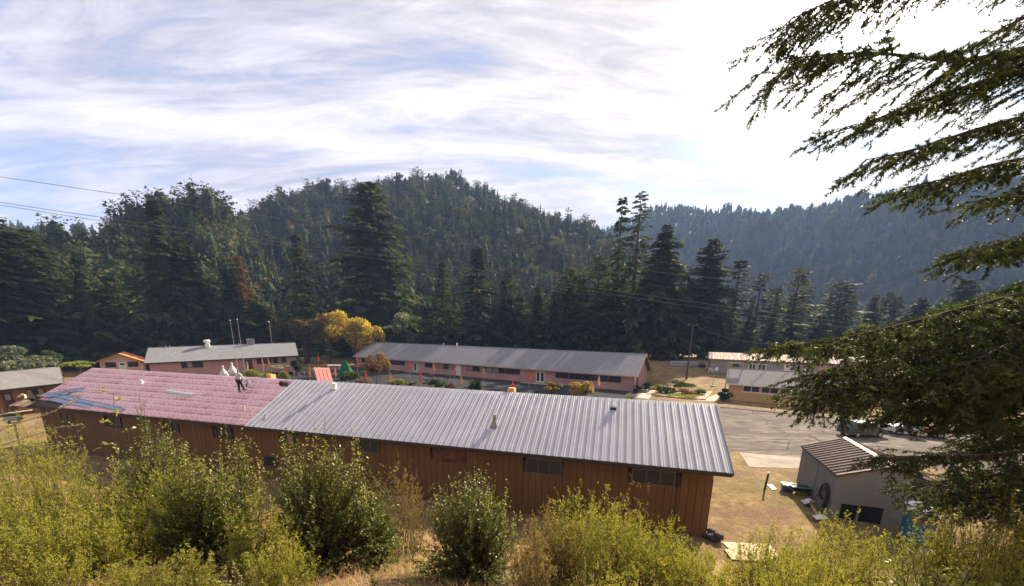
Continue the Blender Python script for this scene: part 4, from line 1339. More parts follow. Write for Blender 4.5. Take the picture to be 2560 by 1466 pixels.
def b2w(x, y, z=0.0):
    return (-47.23 + c2_ * x - s2_ * y, 113.93 + s2_ * x + c2_ * y, z)


for k, (y0, y1, lab) in enumerate(((0.3, 3.0, 'near concrete planter at the corner of the middle pink building'), (4.6, 10.0, 'far long concrete planter by the end wall of the pink building'))):
    x0_, x1_ = 81.1, 83.6
    pl = thing('planter', lab, 'planter', b2w(x0_, y0), R(-29), 'concrete planters at the end wall')
    ww, dd_ = x1_ - x0_, y1 - y0
    for (aa, bb) in (((0, 0, 0), (ww, 0.2, 0.6)), ((0, dd_ - 0.2, 0), (ww, dd_, 0.6)), ((0, 0.2, 0), (0.2, dd_ - 0.2, 0.6)), ((ww - 0.2, 0.2, 0), (ww, dd_ - 0.2, 0.6))):
        MB().box(aa, bb).build('planter_side', CONC, pl)
    MB().box((0.2, 0.2, 0), (ww - 0.2, dd_ - 0.2, 0.5)).build('soil', FLOOR, pl)
# rails in the courtyard
for (u0, v0, u1, v1, lab) in ((722, 927, 762, 928, 'low pale rail fence behind the dark round bush'), (1055, 968, 1092, 969, 'low wire rail beside the round clipped bush')):
    a, b = G(u0, v0 + 12), G(u1, v1 + 12)
    rl = thing('rail_fence', lab, 'fence', (a[0], a[1], 0))
    dv = b - a
    MB().bar((0, 0, 0.95), (dv[0], dv[1], 0.95), 0.08, 0.1).build('rail', MAST, rl)
    for f in (0, 0.33, 0.66, 1):
        MB().tube([(dv[0] * f, dv[1] * f, 0), (dv[0] * f, dv[1] * f, 1.0)], 0.05, 6).build('post', MAST, rl)

# ================================================================== YARD AT THE RIGHT
p = G(1911, 1226)
po = thing('stand_pipe', 'dark upright pipe with a white cap in the dry yard', 'pipe', (p[0], p[1], 0))
tp_ = at(1922, 1181, p[1])
MB().tube([(0, 0, -0.1), ((tp_[0] - p[0]) * 0.5, 0, tp_[2] * 0.5), ((tp_[0] - p[0]), 0, tp_[2] - 0.12)], 0.07, 8).build('pipe', DARKT, po)
MB().lathe([(0.09, 0), (0.11, 0.02), (0.11, 0.1), (0.04, 0.15)], 9, (tp_[0] - p[0], 0, tp_[2] - 0.13)).build('cap', WHITE, po)
q4 = [G(1917, 1213), G(1930, 1226), G(1941, 1225), G(1929, 1213)]
tag(MB().hexa([x_ + (0, 0, 0.03) for x_ in q4] + [x_ + (0, 0, 0.06) for x_ in q4]).build('board', WHITE), 'small whitish board lying on the grass by the pipe', 'board')
p = G(1967, 1228)
bx = thing('cooler_box', 'dark blue box with a pale lid beside the grey shed', 'box', (p[0], p[1], 0), R(-20))
NAVY = mat('navy_plastic', (0.035, 0.045, 0.10), (0.06, 0.07, 0.14), 3, 0.5)
MB().hexa([(-0.3, -0.25, 0), (0.3, -0.25, 0), (0.3, 0.25, 0), (-0.3, 0.25, 0), (-0.36, -0.3, 0.48), (0.36, -0.3, 0.48), (0.36, 0.3, 0.48), (-0.36, 0.3, 0.48)]).build('body', NAVY, bx)
MB().box((-0.38, -0.32, 0.48), (0.38, 0.32, 0.57)).build('lid', mat('pale_lid', (0.5, 0.5, 0.56), (0.6, 0.6, 0.66), 3, 0.5), bx)
p = G(2002, 1236)
wb = thing('wheelbarrow', 'dark wheelbarrow with a teal rim against the grey shed', 'wheelbarrow', (p[0] - 0.05, p[1], 0), R(-15))
TEAL = mat('teal_plastic', (0.03, 0.22, 0.22), (0.05, 0.30, 0.29), 3, 0.5)
MB().hexa([(-0.5, -0.25, 0.25), (0.35, -0.25, 0.25), (0.35, 0.25, 0.25), (-0.5, 0.25, 0.25), (-0.65, -0.36, 0.58), (0.5, -0.36, 0.58), (0.5, 0.36, 0.58), (-0.65, 0.36, 0.58)]).build('tray', RUB, wb)
MB().bar((-0.68, -0.36, 0.6), (0.52, -0.36, 0.6), 0.05).bar((-0.68, 0.36, 0.6), (0.52, 0.36, 0.6), 0.05).bar((-0.66, -0.36, 0.6), (-0.66, 0.36, 0.6), 0.05).build('rim', TEAL, wb)
wmb = MB()
wmb.tube([(0.62 + 0.17 * math.cos(t), 0, 0.2 + 0.17 * math.sin(t)) for t in np.linspace(0, 2 * PI, 13)], 0.045, 6)
wmb.build('wheel', RUB, wb)
for sy in (-1, 1):
    MB().tube([(0.6, 0.05 * sy, 0.2), (-0.4, 0.22 * sy, 0.3), (-1.1, 0.3 * sy, 0.6)], 0.025, 6).build('handle', TIMB, wb)
    MB().tube([(-0.35, 0.22 * sy, 0.3), (-0.45, 0.24 * sy, 0)], 0.025, 6).build('leg', DARKT, wb)
# white plates on a lying post
sp = thing('sign_post', 'grey wooden post lying on the ground with two white square plates', 'sign', G(2040, 1287))
b0 = G(2040, 1287)
a, b = G(2024, 1262) - b0, G(2046, 1298) - b0
MB().bar((a[0], a[1], 0.10), (b[0], b[1], 0.10), 0.14, 0.10).build('post', TIMB, sp)
PLATE = mat('printed_plate', (0.60, 0.60, 0.60), (0.70, 0.70, 0.69), 3, 0.6, c3=(0.30, 0.29, 0.28), scale2=6)
for c4 in (((2001, 1258), (2012, 1268), (2034, 1260), (2022, 1252)), ((2029, 1296), (2038, 1306), (2068, 1305), (2058, 1293))):
    q4 = [G(*c) - b0 for c in c4]
    MB().hexa([x_ + (0, 0, 0.17) for x_ in q4] + [x_ + (0, 0, 0.20) for x_ in q4]).build('plate', PLATE, sp)
# plywood by the corner of the long building
for c4, z_, lab in ((((1805, 1357), (1832, 1384), (1950, 1390), (1922, 1362)), 0.03, 'upper plywood sheet lying on the dirt by the brown corner'), (((1810, 1376), (1828, 1402), (1915, 1409), (1945, 1392)), 0.07, 'lower plywood sheet half hidden by the broom at the brown corner')):
    q4 = [G(*c) for c in c4]
    q4 = [x_ + (0, 0, max(0, float(zg(x_[0], x_[1])))) for x_ in q4]
    tag(MB().hexa([x_ + (0, 0, z_) for x_ in q4] + [x_ + (0, 0, z_ + 0.02) for x_ in q4]).build('plywood_sheet', PLY), lab, 'plywood', 'plywood sheets on the ground')
p = G(1772, 1350)
mb = MB()
for k in range(12):
    r_ = random.uniform(0.15, 0.32)
    mb.lathe([(r_, -0.05), (r_ * 1.05, r_ * 0.4), (r_ * 0.6, r_ * 0.9), (r_ * 0.1, r_ * 1.1)], 7, (p[0] + random.uniform(-0.15, 0.5), p[1] + random.uniform(-0.3, 0.9), random.uniform(0, 0.3)))
tag(mb.build('tarp_heap', DARKT), 'black tarp heaped at the corner of the long brown wall', 'tarp')
# portable toilet
pt0 = G(2290, 1335, 0.6)
ptl = thing('portable_toilet', 'blue portable toilet with a white roof half hidden by broom', 'portable toilet', (pt0[0] + 0.1, pt0[1] + 0.1, 0), R(-38))
BLUE = mat('blue_plastic', (0.008, 0.09, 0.19), (0.015, 0.13, 0.26), 2, 0.45)
MB().box((-0.56, -0.56, 0.1), (0.56, 0.56, 2.05)).build('cabin_wall', BLUE, ptl)
MB().box((-0.6, -0.6, 0.0), (0.6, 0.6, 0.1)).build('base', RUB, ptl)
MB().hexa([(-0.62, -0.62, 2.05), (0.62, -0.62, 2.05), (0.62, 0.62, 2.05), (-0.62, 0.62, 2.05), (-0.35, -0.35, 2.32), (0.35, -0.35, 2.32), (0.35, 0.35, 2.32), (-0.35, 0.35, 2.32)]).box((-0.64, -0.64, 2.0), (0.64, 0.64, 2.05)).build('roof', WHITE, ptl)
dr = MB().box((-0.42, -0.60, 0.15), (0.42, -0.56, 1.95)).build('door', BLUE, ptl)
MB().box((0.3, -0.63, 1.0), (0.37, -0.60, 1.15)).build('handle', WHITE, dr)
MB().box((-0.36, -0.615, 1.35), (0.36, -0.60, 1.72)).build('sign_plate', mat('brownish_plate', (0.13, 0.085, 0.075), (0.2, 0.13, 0.115), 9, 0.7), dr)
p = G(2312, 1385)
mb = MB()
for k in range(3):
    mb.lathe([(0.16, 0), (0.22, 0.1), (0.12, 0.26), (0.02, 0.3)], 7, (p[0] + 0.2 * k - 0.2, p[1] + random.uniform(-0.1, 0.1), float(zg(p[0], p[1]))))
tag(mb.build('rubbish_bag', GALV), 'crumpled pale rubbish bag near the portable toilet', 'bag')


# ---- vehicles behind the fir
def vehicle(name, label, cat, loc, rz, m, prof, width, wheels, glass_spans, tail=None):
    """side profile (x, z) extruded over the width with drawn-in greenhouse"""
    v = thing(name, label, cat, loc, rz)
    mb = MB()
    hw = width / 2
    n = len(prof)
    mb.add([(x_, -hw * (0.86 if z_ > 1.15 else 1), z_) for x_, z_ in prof] + [(x_, hw * (0.86 if z_ > 1.15 else 1), z_) for x_, z_ in prof], [tuple(range(n)), tuple(reversed(range(n, 2 * n)))] + [(i, n + i, n + (i + 1) % n, (i + 1) % n) for i in range(n)])
    mb.build('body', m, v)
    for (xw, r_) in wheels:
        for sy in (-1, 1):
            wv = MB()
            o_ = []
            for k in range(14):
                a = 2 * PI * k / 14
                o_.append((xw + r_ * math.cos(a), r_ + r_ * math.sin(a)))
            wv.add([(x_, sy * hw * 1.01, z_) for x_, z_ in o_] + [(x_, sy * (hw - 0.22), z_) for x_, z_ in o_], [tuple(range(14)), tuple(range(14, 28))] + [(k, (k + 1) % 14, 14 + (k + 1) % 14, 14 + k) for k in range(14)])
            wo_ = wv.build('wheel', RUB, v)
            rv = MB()
            rv.add([(xw + r_ * 0.58 * math.cos(2 * PI * k / 10), sy * hw * 1.02, r_ + r_ * 0.58 * math.sin(2 * PI * k / 10)) for k in range(10)], [tuple(range(10))])
            rv.build('rim', GALV, wo_)
    for (x0_, x1_, z0_, z1_) in glass_spans:
        for sy in (-1, 1):
            y_ = sy * hw * 0.90
            MB().box((x0_, min(y_, y_ + sy * 0.06), z0_), (x1_, max(y_, y_ + sy * 0.06), z1_)).build('window', GLASS_D, v)
    return v


GRN = mat('dark_green_paint', (0.035, 0.05, 0.038), (0.05, 0.068, 0.052), 1, 0.3, spec=0.5)
cp = G(2152, 1090)
van = vehicle('parked_car', 'dark green parked car seen through the fir branches', 'car', (cp[0], cp[1], 0), R(5), GRN, [(-2.3, 0.35), (2.3, 0.35), (2.35, 0.9), (1.2, 1.1), (0.65, 1.72), (-1.7, 1.78), (-2.25, 1.1)], 1.85, ((-1.4, 0.36), (1.4, 0.36)), ((-1.6, -0.75, 1.16, 1.62), (-0.65, 0.6, 1.16, 1.62)))
MB().hexa([(1.21, -0.7, 1.12), (1.21, 0.7, 1.12), (0.74, 0.66, 1.66), (0.74, -0.66, 1.66), (1.24, -0.7, 1.13), (1.24, 0.7, 1.13), (0.77, 0.66, 1.67), (0.77, -0.66, 1.67)]).build('windscreen', GLASS_D, van)
for sy in (-0.65, 0.65):
    MB().box((2.3, sy - 0.18, 0.68), (2.37, sy + 0.18, 0.85)).build('headlight', WHITE, van)
tpz = G(2246, 1090)
WPAINT = mat('white_vehicle_paint', (0.42, 0.43, 0.45), (0.5, 0.51, 0.53), 1, 0.3)
trk = vehicle('pickup_truck', 'white pickup truck with a red bed seen through the fir branches', 'truck', (tpz[0] + 2.4, tpz[1] + 0.6, 0), R(160), WPAINT, [(-0.3, 0.45), (2.7, 0.45), (2.75, 1.0), (1.6, 1.15), (1.05, 1.9), (-0.3, 1.92)], 1.95, ((1.8, 0.4), (-1.9, 0.4)), ((-0.1, 0.95, 1.22, 1.75),))
REDP = mat('red_vehicle_paint', (0.14, 0.02, 0.017), (0.2, 0.03, 0.025), 1, 0.45)
MB().box((-3.0, -0.95, 0.62), (-0.36, 0.95, 0.75)).box((-3.0, -0.95, 0.75), (-0.36, -0.88, 1.15)).box((-3.0, 0.88, 0.75), (-0.36, 0.95, 1.15)).box((-3.05, -0.95, 0.62), (-3.0, 0.95, 1.15)).build('truck_bed', REDP, trk)
for sy in (-0.7, 0.7):
    MB().box((2.7, sy - 0.16, 0.72), (2.77, sy + 0.16, 0.9)).build('headlight', WHITE, trk)
    MB().box((0.95, sy * 1.45 - 0.06, 1.2), (1.12, sy * 1.45 + 0.06, 1.42)).build('mirror', RUB, trk)

# bird feeder at the left
p = at(33, 1050, 31)
gz = float(zg(p[0], p[1]))
bf = thing('bird_feeder', 'small dark roofed bird feeder on a post at the left', 'bird feeder', (p[0], p[1], gz), R(35))
hz = p[2] - gz
MB().box((-0.05, -0.05, -0.1), (0.05, 0.05, hz - 0.3)).build('post', TIMB, bf)
MB().box((-0.3, -0.22, hz - 0.3), (0.3, 0.22, hz - 0.25)).box((-0.28, -0.2, hz - 0.25), (-0.22, 0.2, hz)).box((0.22, -0.2, hz - 0.25), (0.28, 0.2, hz)).build('tray', TIMB, bf)
MB().add([(-0.48, -0.36, hz - 0.02), (0.48, -0.36, hz - 0.02), (0.48, 0.36, hz - 0.02), (-0.48, 0.36, hz - 0.02), (-0.48, 0, hz + 0.26), (0.48, 0, hz + 0.26)], [(3, 2, 1, 0), (0, 1, 5, 4), (2, 3, 4, 5), (0, 4, 3), (1, 2, 5)]).build('roof', mat('slate_blue', (0.05, 0.06, 0.085), (0.08, 0.09, 0.12), 3, 0.6), bf)

# ================================================================== VEGETATION
BARK = mat('bark', (0.045, 0.032, 0.024), (0.10, 0.072, 0.055), 1.5, 0.95, 0.3, stretch=(3, 3, 0.5))
NEEDLE = leaf_mat('conifer_needles', [(0.0, (0.022, 0.036, 0.015)), (0.45, (0.042, 0.060, 0.022)), (0.8, (0.075, 0.092, 0.032)), (1.0, (0.115, 0.115, 0.045))], 0.30, 0.75, 0.08)
HILLN = leaf_mat('hill_foliage', [(0.0, (0.018, 0.032, 0.015)), (0.35, (0.034, 0.054, 0.022)), (0.7, (0.085, 0.105, 0.042)), (0.93, (0.135, 0.138, 0.060)), (1.0, (0.16, 0.085, 0.04))], 0.16, 0.8, 0.06)
RUSTN = leaf_mat('dead_needles', [(0.0, (0.10, 0.045, 0.028)), (1.0, (0.22, 0.105, 0.06))], 0.3, 0.8, 0.1)


def norm(a):
    return a / np.maximum(1e-9, np.linalg.norm(a, axis=-1, keepdims=True))


def diamonds(p, d, wv, ln, wd, sag=0.0):
    """leaf-shaped quads: base p, direction d, width vector wv"""
    ln, wd = ln[:, None], wd[:, None]
    z = np.array([0, 0, 1.0])
    m = p + d * ln * 0.5
    t = p + d * ln - z * ln * sag
    v = np.stack([p, m + wv * wd, t, m - wv * wd], 1)
    q = np.arange(len(p) * 4).reshape(-1, 4)
    return v.reshape(-1, 3), q


def trunk_np(H, r, n=7, seg=6, wob=0.0, rg=None):
    rg = rg or np.random.default_rng(1)
    zs = np.linspace(-0.6, H, seg + 1)
    a = np.arange(n) * 2 * PI / n
    off = np.cumsum(rg.normal(0, wob, (seg + 1, 2)), 0) * (zs[:, None] > 0)
    rr = r * (1 - np.clip(zs / H, 0, 1)) ** 0.8 + 0.02
    V = np.stack([off[:, None, 0] + rr[:, None] * np.cos(a), off[:, None, 1] + rr[:, None] * np.sin(a), np.repeat(zs[:, None], n, 1)], -1).reshape(-1, 3)
    i = np.arange((seg + 1) * n).reshape(seg + 1, n)
    q = np.stack([i[:-1], np.roll(i[:-1], -1, 1), np.roll(i[1:], -1, 1), i[1:]], -1).reshape(-1, 4)
    return V, q


def conifer_np(seed, H=30.0, W=9.0, nb=150, spk=12, base=0.08, taper=0.8, up=0.25, droop=0.45, spl=0.2, spw=0.28, dens=1.0, gap=0.0, top=0.0, lk=0.42):
    rg = np.random.default_rng(seed)
    t = base + (1 - base) * np.sort(rg.random(nb)) ** 0.85
    prof = np.clip((1 - t) / (1 - base), 0, 1) ** taper + top * (t > 0.8)
    lump = 1 + 0.22 * np.sin(t * 37 + seed) + 0.15 * np.sin(t * 71 + 2 * seed)
    L = (W / 2) * prof * rg.uniform(0.62, 1.12, nb) * lump + 0.35
    if gap:
        L *= np.where(rg.random(nb) < gap, 0.35, 1)
    az = np.arange(nb) * 2.39996 + rg.normal(0, 0.4, nb)
    upb = up + 0.5 * t ** 3 + rg.normal(0, 0.08, nb)
    s = np.linspace(0.12, 1, spk)[None, :] + rg.normal(0, 0.03, (nb, spk))
    Lb = L[:, None]
    rad = Lb * s
    dirx, diry = np.cos(az)[:, None], np.sin(az)[:, None]
    z = t[:, None] * H + Lb * s * upb[:, None] - droop * Lb * s * s
    side = np.where(np.arange(spk)[None, :] % 2 == 0, 1, -1) * rg.uniform(0.25, 1.0, (nb, spk))
    side[:, -1] *= 0.1
    p = np.stack([dirx * rad, diry * rad, z], -1).reshape(-1, 3)
    slope = upb[:, None] - 2 * droop * s
    d = np.stack([dirx - diry * side, diry + dirx * side, slope - 0.25 - 0.1 * rg.random((nb, spk))], -1).reshape(-1, 3)
    d = norm(d + rg.normal(0, 0.22, d.shape))
    up_ = norm(np.array([0, 0, 1.0]) + rg.normal(0, 0.85, d.shape))
    wv = norm(np.cross(d, up_))
    ln = (np.clip(Lb * lk, 0.5, 99) * (1.15 - 0.55 * s)).reshape(-1) * rg.uniform(0.7, 1.25, nb * spk) + H * 0.008
    wd = ln * spw * rg.uniform(0.7, 1.3, nb * spk)
    v, q = diamonds(p, d, wv, ln, wd, 0.16)
    tone = np.repeat(np.clip(np.repeat(rg.normal(0.42, 0.13, nb), spk) + rg.normal(0, 0.15, nb * spk), 0, 0.97), 4)
    return v, q, tone


def rounded_np(seed, H=16.0, W=9.0, n=180, cl=0.9, base=0.15, lumps=9):
    """broad crown: leaf clumps over several lobes"""
    rg = np.random.default_rng(seed)
    a = rg.uniform(0, 2 * PI, lumps)
    hz = rg.uniform(base + 0.18, 0.86, lumps) * H
    rr = W * 0.30 * (1 - np.abs(hz / H - 0.45)) * rg.uniform(0.4, 1.1, lumps)
    c = np.stack([np.cos(a) * rr, np.sin(a) * rr, hz], -1)
    R_ = W * rg.uniform(0.17, 0.30, lumps)
    k = rg.integers(0, lumps, n)
    u = norm(rg.normal(0, 1, (n, 3)) + np.array([0, 0, 0.25]))
    p = c[k] + u * (R_[k] * rg.uniform(0.62, 1.08, n))[:, None] * np.array([1, 1, 0.85])
    d = norm(u + rg.normal(0, 0.7, (n, 3)))
    wv = norm(np.cross(d, rg.normal(0, 1, (n, 3))))
    ln = cl * rg.uniform(0.6, 1.4, n)
    v, q = diamonds(p - d * ln[:, None] * 0.5, d, wv, ln, ln * 0.42)
    tone = np.repeat(np.clip(np.repeat(0.5, n) + rg.normal(0, 0.2, n), 0, 0.97), 4)
    return v, q, tone


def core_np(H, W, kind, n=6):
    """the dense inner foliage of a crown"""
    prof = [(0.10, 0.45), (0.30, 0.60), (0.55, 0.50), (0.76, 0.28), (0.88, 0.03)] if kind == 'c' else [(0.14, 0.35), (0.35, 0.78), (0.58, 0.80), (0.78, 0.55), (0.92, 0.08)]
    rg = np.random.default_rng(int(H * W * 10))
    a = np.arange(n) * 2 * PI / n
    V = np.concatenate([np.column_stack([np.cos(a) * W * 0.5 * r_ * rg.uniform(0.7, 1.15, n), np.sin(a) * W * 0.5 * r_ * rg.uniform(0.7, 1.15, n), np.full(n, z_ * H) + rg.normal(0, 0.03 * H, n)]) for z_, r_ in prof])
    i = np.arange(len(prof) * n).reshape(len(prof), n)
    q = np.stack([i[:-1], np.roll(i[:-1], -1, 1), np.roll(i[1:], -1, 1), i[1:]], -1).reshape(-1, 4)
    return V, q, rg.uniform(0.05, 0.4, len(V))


def with_core(vqt, H, W, kind):
    v, q, t = vqt
    cv, cq, ct = core_np(H, W, kind)
    return np.concatenate([v, cv]), np.concatenate([q, cq + len(v)]), np.concatenate([t, ct])


def tree_mesh(name, vt, qt, v, q, tone, mats):
    V = np.concatenate([vt, v])
    Q = np.concatenate([qt, q + len(vt)])
    return mesh_np(name, V, Q, mats=mats, tone=np.concatenate([np.full(len(vt), 0.3), tone]), qm=np.concatenate([np.zeros(len(qt)), np.ones(len(q))]))


# ---- the forest on the hills: the largest as objects, the rest as one mass
T_HILL = []
for sd in range(5):
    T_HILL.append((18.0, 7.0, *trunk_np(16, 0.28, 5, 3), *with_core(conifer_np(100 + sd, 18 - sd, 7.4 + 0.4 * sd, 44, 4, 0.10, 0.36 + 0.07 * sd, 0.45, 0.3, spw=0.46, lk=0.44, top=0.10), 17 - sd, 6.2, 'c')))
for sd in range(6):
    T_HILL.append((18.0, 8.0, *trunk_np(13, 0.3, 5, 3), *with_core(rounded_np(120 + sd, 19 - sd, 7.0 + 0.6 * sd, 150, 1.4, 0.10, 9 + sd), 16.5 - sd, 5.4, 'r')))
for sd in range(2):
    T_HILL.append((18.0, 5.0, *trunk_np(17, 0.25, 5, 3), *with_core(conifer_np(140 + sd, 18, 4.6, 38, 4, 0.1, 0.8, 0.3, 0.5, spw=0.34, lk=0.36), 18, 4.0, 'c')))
T_FAR = []
for sd in range(4):
    T_FAR.append((18.0, 7.0, *trunk_np(12, 0.3, 4, 1), *with_core(conifer_np(160 + sd, 18, 7.0, 15, 2, 0.06, 0.62, 0.3, 0.3, spl=0.4, spw=0.55), 18, 6.4, 'c')))
for sd in range(3):
    T_FAR.append((18.0, 8.0, *trunk_np(9, 0.3, 4, 1), *with_core(rounded_np(170 + sd, 16, 9.5, 26, 2.8, 0.05, 7), 15, 8.0, 'r')))


def scatter(height, ph0, ph1, n, rmin, rmax, hlo, hhi, templ, rg, tmax=1.04, wt=None):
    """random tree spots on a hill -> rows (x, y, z, h, wscale, template, rot, tonebias)"""
    phi = rg.uniform(ph0, ph1, n)
    u = rg.random(n)
    t = (np.sqrt(rmin ** 2 + (rmax ** 2 - rmin ** 2) * u) - rmin) / (rmax - rmin) * tmax
    P = height(phi, t)
    clump = 0.5 + 0.5 * np.sin(P[:, 0] * 0.021 + 1.3) * np.sin(P[:, 1] * 0.027 + 0.4)
    h = hlo + (hhi - hlo) * np.clip(0.55 * rg.random(n) + 0.45 * rg.random(n) ** 2.0 + 0.15 * clump, 0, 1)
    k = rg.integers(0, len(templ), n)
    tone = rg.normal(0.02, 0.2, n) + 0.16 * (clump - 0.5)
    tone = np.where(rg.random(n) < 0.012, 0.6, tone)
    return np.column_stack([P, h, rg.uniform(0.8, 1.2, n), k, rg.uniform(0, 2 * PI, n), tone, t])


def bake(rows, templ, name, mats, label):
    VV, QQ, TT, MM, off = [], [], [], [], 0
    for r_ in rows:
        H_, W_, vt, qt, v, q, tone = templ[int(r_[5])]
        sc = r_[3] / H_
        c_, s_ = math.cos(r_[6]), math.sin(r_[6])
        A_ = np.concatenate([vt, v]) * np.array([sc * r_[4], sc * r_[4], sc])
        B_ = np.column_stack([A_[:, 0] * c_ - A_[:, 1] * s_, A_[:, 0] * s_ + A_[:, 1] * c_, A_[:, 2]]) + r_[:3]
        VV.append(B_)
        QQ.append(np.concatenate([qt, q + len(vt)]) + off)
        TT.append(np.clip(np.concatenate([np.full(len(vt), 0.2), tone + r_[7]]), 0, 1))
        MM.append(np.concatenate([np.zeros(len(qt), np.int32), np.ones(len(q), np.int32)]))
        off += len(A_)
    o = link(name, mesh_np(name, np.concatenate(VV), np.concatenate(QQ), mats=mats, tone=np.concatenate(TT), qm=np.concatenate(MM)))
    return tag(o, label, None, None, 'stuff')


rgh = np.random.default_rng(21)
rows1 = scatter(hill_h, math.atan2(*ray(-150, 700)[:2]), math.atan2(*ray(1640, 640)[:2]), 2500, 150, 440, 10, 25, T_HILL, rgh)
dist1 = np.hypot(rows1[:, 0], rows1[:, 1])
rows1[:, 3] *= np.where(dist1 < 300, 0.95, 1.0)
score = rows1[:, 3] / dist1 * np.where((rows1[:, 8] > 0.16) & (rows1[:, 8] < 1.0), 1, 0.2)
order = np.argsort(-score)
N_OBJ = 185
bake(rows1[order[N_OBJ:]], T_HILL, 'forest', [BARK, HILLN], 'dense conifer forest covering the steep hill behind the buildings')
rows2 = scatter(hill2_h, math.atan2(*ray(1440, 700)[:2]), math.atan2(*ray(2750, 640)[:2]), 4300, 470, 900, 12, 25, T_FAR, rgh, 1.02)
bake(rows2, T_FAR, 'far_forest', [BARK, HILLN], 'hazy forest covering the far hill at the right')
rows3 = scatter(hill3_h, math.atan2(*ray(-100, 700)[:2]), math.atan2(*ray(420, 640)[:2]), 480, 420, 800, 12, 22, T_FAR, rgh, 1.02)
bake(rows3, T_FAR, 'distant_forest', [BARK, HILLN], 'forest on the distant ridge at the left')
HT = [tree_mesh('hill_tree', t_[2], t_[3], t_[4], t_[5], t_[6], [BARK, HILLN]) for t_ in T_HILL]
HTD = [tree_mesh('hill_tree', t_[2], t_[3], t_[4], t_[5], np.clip(t_[6] + 0.22, 0, 0.95), [BARK, HILLN]) for t_ in T_HILL]
for i in order[:N_OBJ]:
    r_ = rows1[i]
    k = int(r_[5])
    o = link('hill_tree', (HTD if r_[7] > 0.1 else HT)[k], None, tuple(r_[:3]), r_[6])
    sc = r_[3] / 18.0
    o.scale = (sc * r_[4], sc * r_[4], sc)
    shape = 'rounded' if 5 <= k < 11 else 'pointed'
    side = 'left part' if r_[0] < -95 else ('middle' if r_[0] < -15 else 'right end')
    hue = 'olive green' if r_[7] > 0.1 else 'dark green'
    tag(o, f'{hue} {shape} tree among many on the {side} of the wooded hill', 'tree', f'{hue} {shape} trees on the {side} of the wooded hill')

# ---- tall trees at the edge of the valley floor
T_VAL = {
    'dense': (40.0, 14.0, trunk_np(39, 0.75, 8, 8), conifer_np(201, 40, 14, 400, 18, 0.04, 0.50, 0.40, 0.42, spw=0.24, lk=0.30)),
    'dense2': (40.0, 14.0, trunk_np(39, 0.75, 8, 8), conifer_np(202, 40, 14, 310, 18, 0.04, 0.55, 0.15, 0.5, spw=0.24, lk=0.30)),
    'spruce': (40.0, 15.0, trunk_np(39.6, 0.6, 8, 8), conifer_np(203, 40, 15, 260, 20, 0.03, 0.85, 0.05, 0.32, spw=0.17, gap=0.1, lk=0.30)),
    'slim': (40.0, 10.0, trunk_np(39.5, 0.5, 8, 8), conifer_np(204, 40, 10, 210, 16, 0.12, 0.75, 0.25, 0.45, spw=0.24, gap=0.12, lk=0.30)),
    'layer': (40.0, 14.0, trunk_np(39.5, 0.55, 8, 8), conifer_np(205, 40, 14, 130, 20, 0.06, 0.72, 0.02, 0.22, spw=0.15, gap=0.08, lk=0.30)),
    'sparse': (40.0, 11.0, trunk_np(39.5, 0.5, 8, 8), conifer_np(206, 40, 11, 120, 16, 0.28, 0.42, 0.3, 0.4, spw=0.22, gap=0.25, lk=0.30)),
    'snag': (40.0, 5.0, trunk_np(39.8, 0.4, 7, 8), conifer_np(207, 40, 5, 120, 12, 0.15, 0.5, 0.2, 0.5, spw=0.24, gap=0.25, lk=0.30)),
    'low': (20.0, 9.0, trunk_np(19, 0.35, 7, 5), conifer_np(208, 20, 9, 160, 14, 0.02, 0.5, 0.25, 0.4, spw=0.28, lk=0.30)),
    'low2': (20.0, 8.0, trunk_np(19, 0.35, 7, 5), conifer_np(209, 20, 8, 140, 14, 0.03, 0.7, 0.2, 0.4, spw=0.26, lk=0.30)),
}
VM = {}
for k, (H_, W_, (vt, qt), (v, q, tone)) in T_VAL.items():
    if k in ('dense', 'dense2', 'spruce', 'low', 'low2'):
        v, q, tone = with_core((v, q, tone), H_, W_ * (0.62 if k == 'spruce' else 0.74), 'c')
    for hue, add in (('dark', -0.08), ('mid', 0.08), ('olive', 0.24)):
        VM[k, hue] = (mesh_np('trunk', vt, qt, mats=[BARK], smooth=True), mesh_np('crown', v, q, mats=[NEEDLE], tone=np.clip(tone + add, 0, 1)))
    VM[k, 'dead'] = (VM[k, 'dark'][0], mesh_np('crown', v, q, mats=[RUSTN], tone=tone))


def conifer(u, vtop, y, wpx, kind, hue, label, group=None, name='conifer_tree'):
    H_, W_ = T_VAL[kind][:2]
    tp_ = at(u, vtop, y)
    gz = float(zg(tp_[0], tp_[1]))
    dist = float(np.dot(AX[2], tp_ - EYE))
    sz = (tp_[2] - gz) / H_
    sw = wpx / FPX * dist / W_
    r_ = thing(name, label, 'tree', (tp_[0], tp_[1], gz), random.uniform(0, 6), group)
    r_.scale = (sw, sw, sz)
    tm, cm = VM[kind, hue]
    link('trunk', tm, r_)
    link('crown', cm, r_)
    return r_


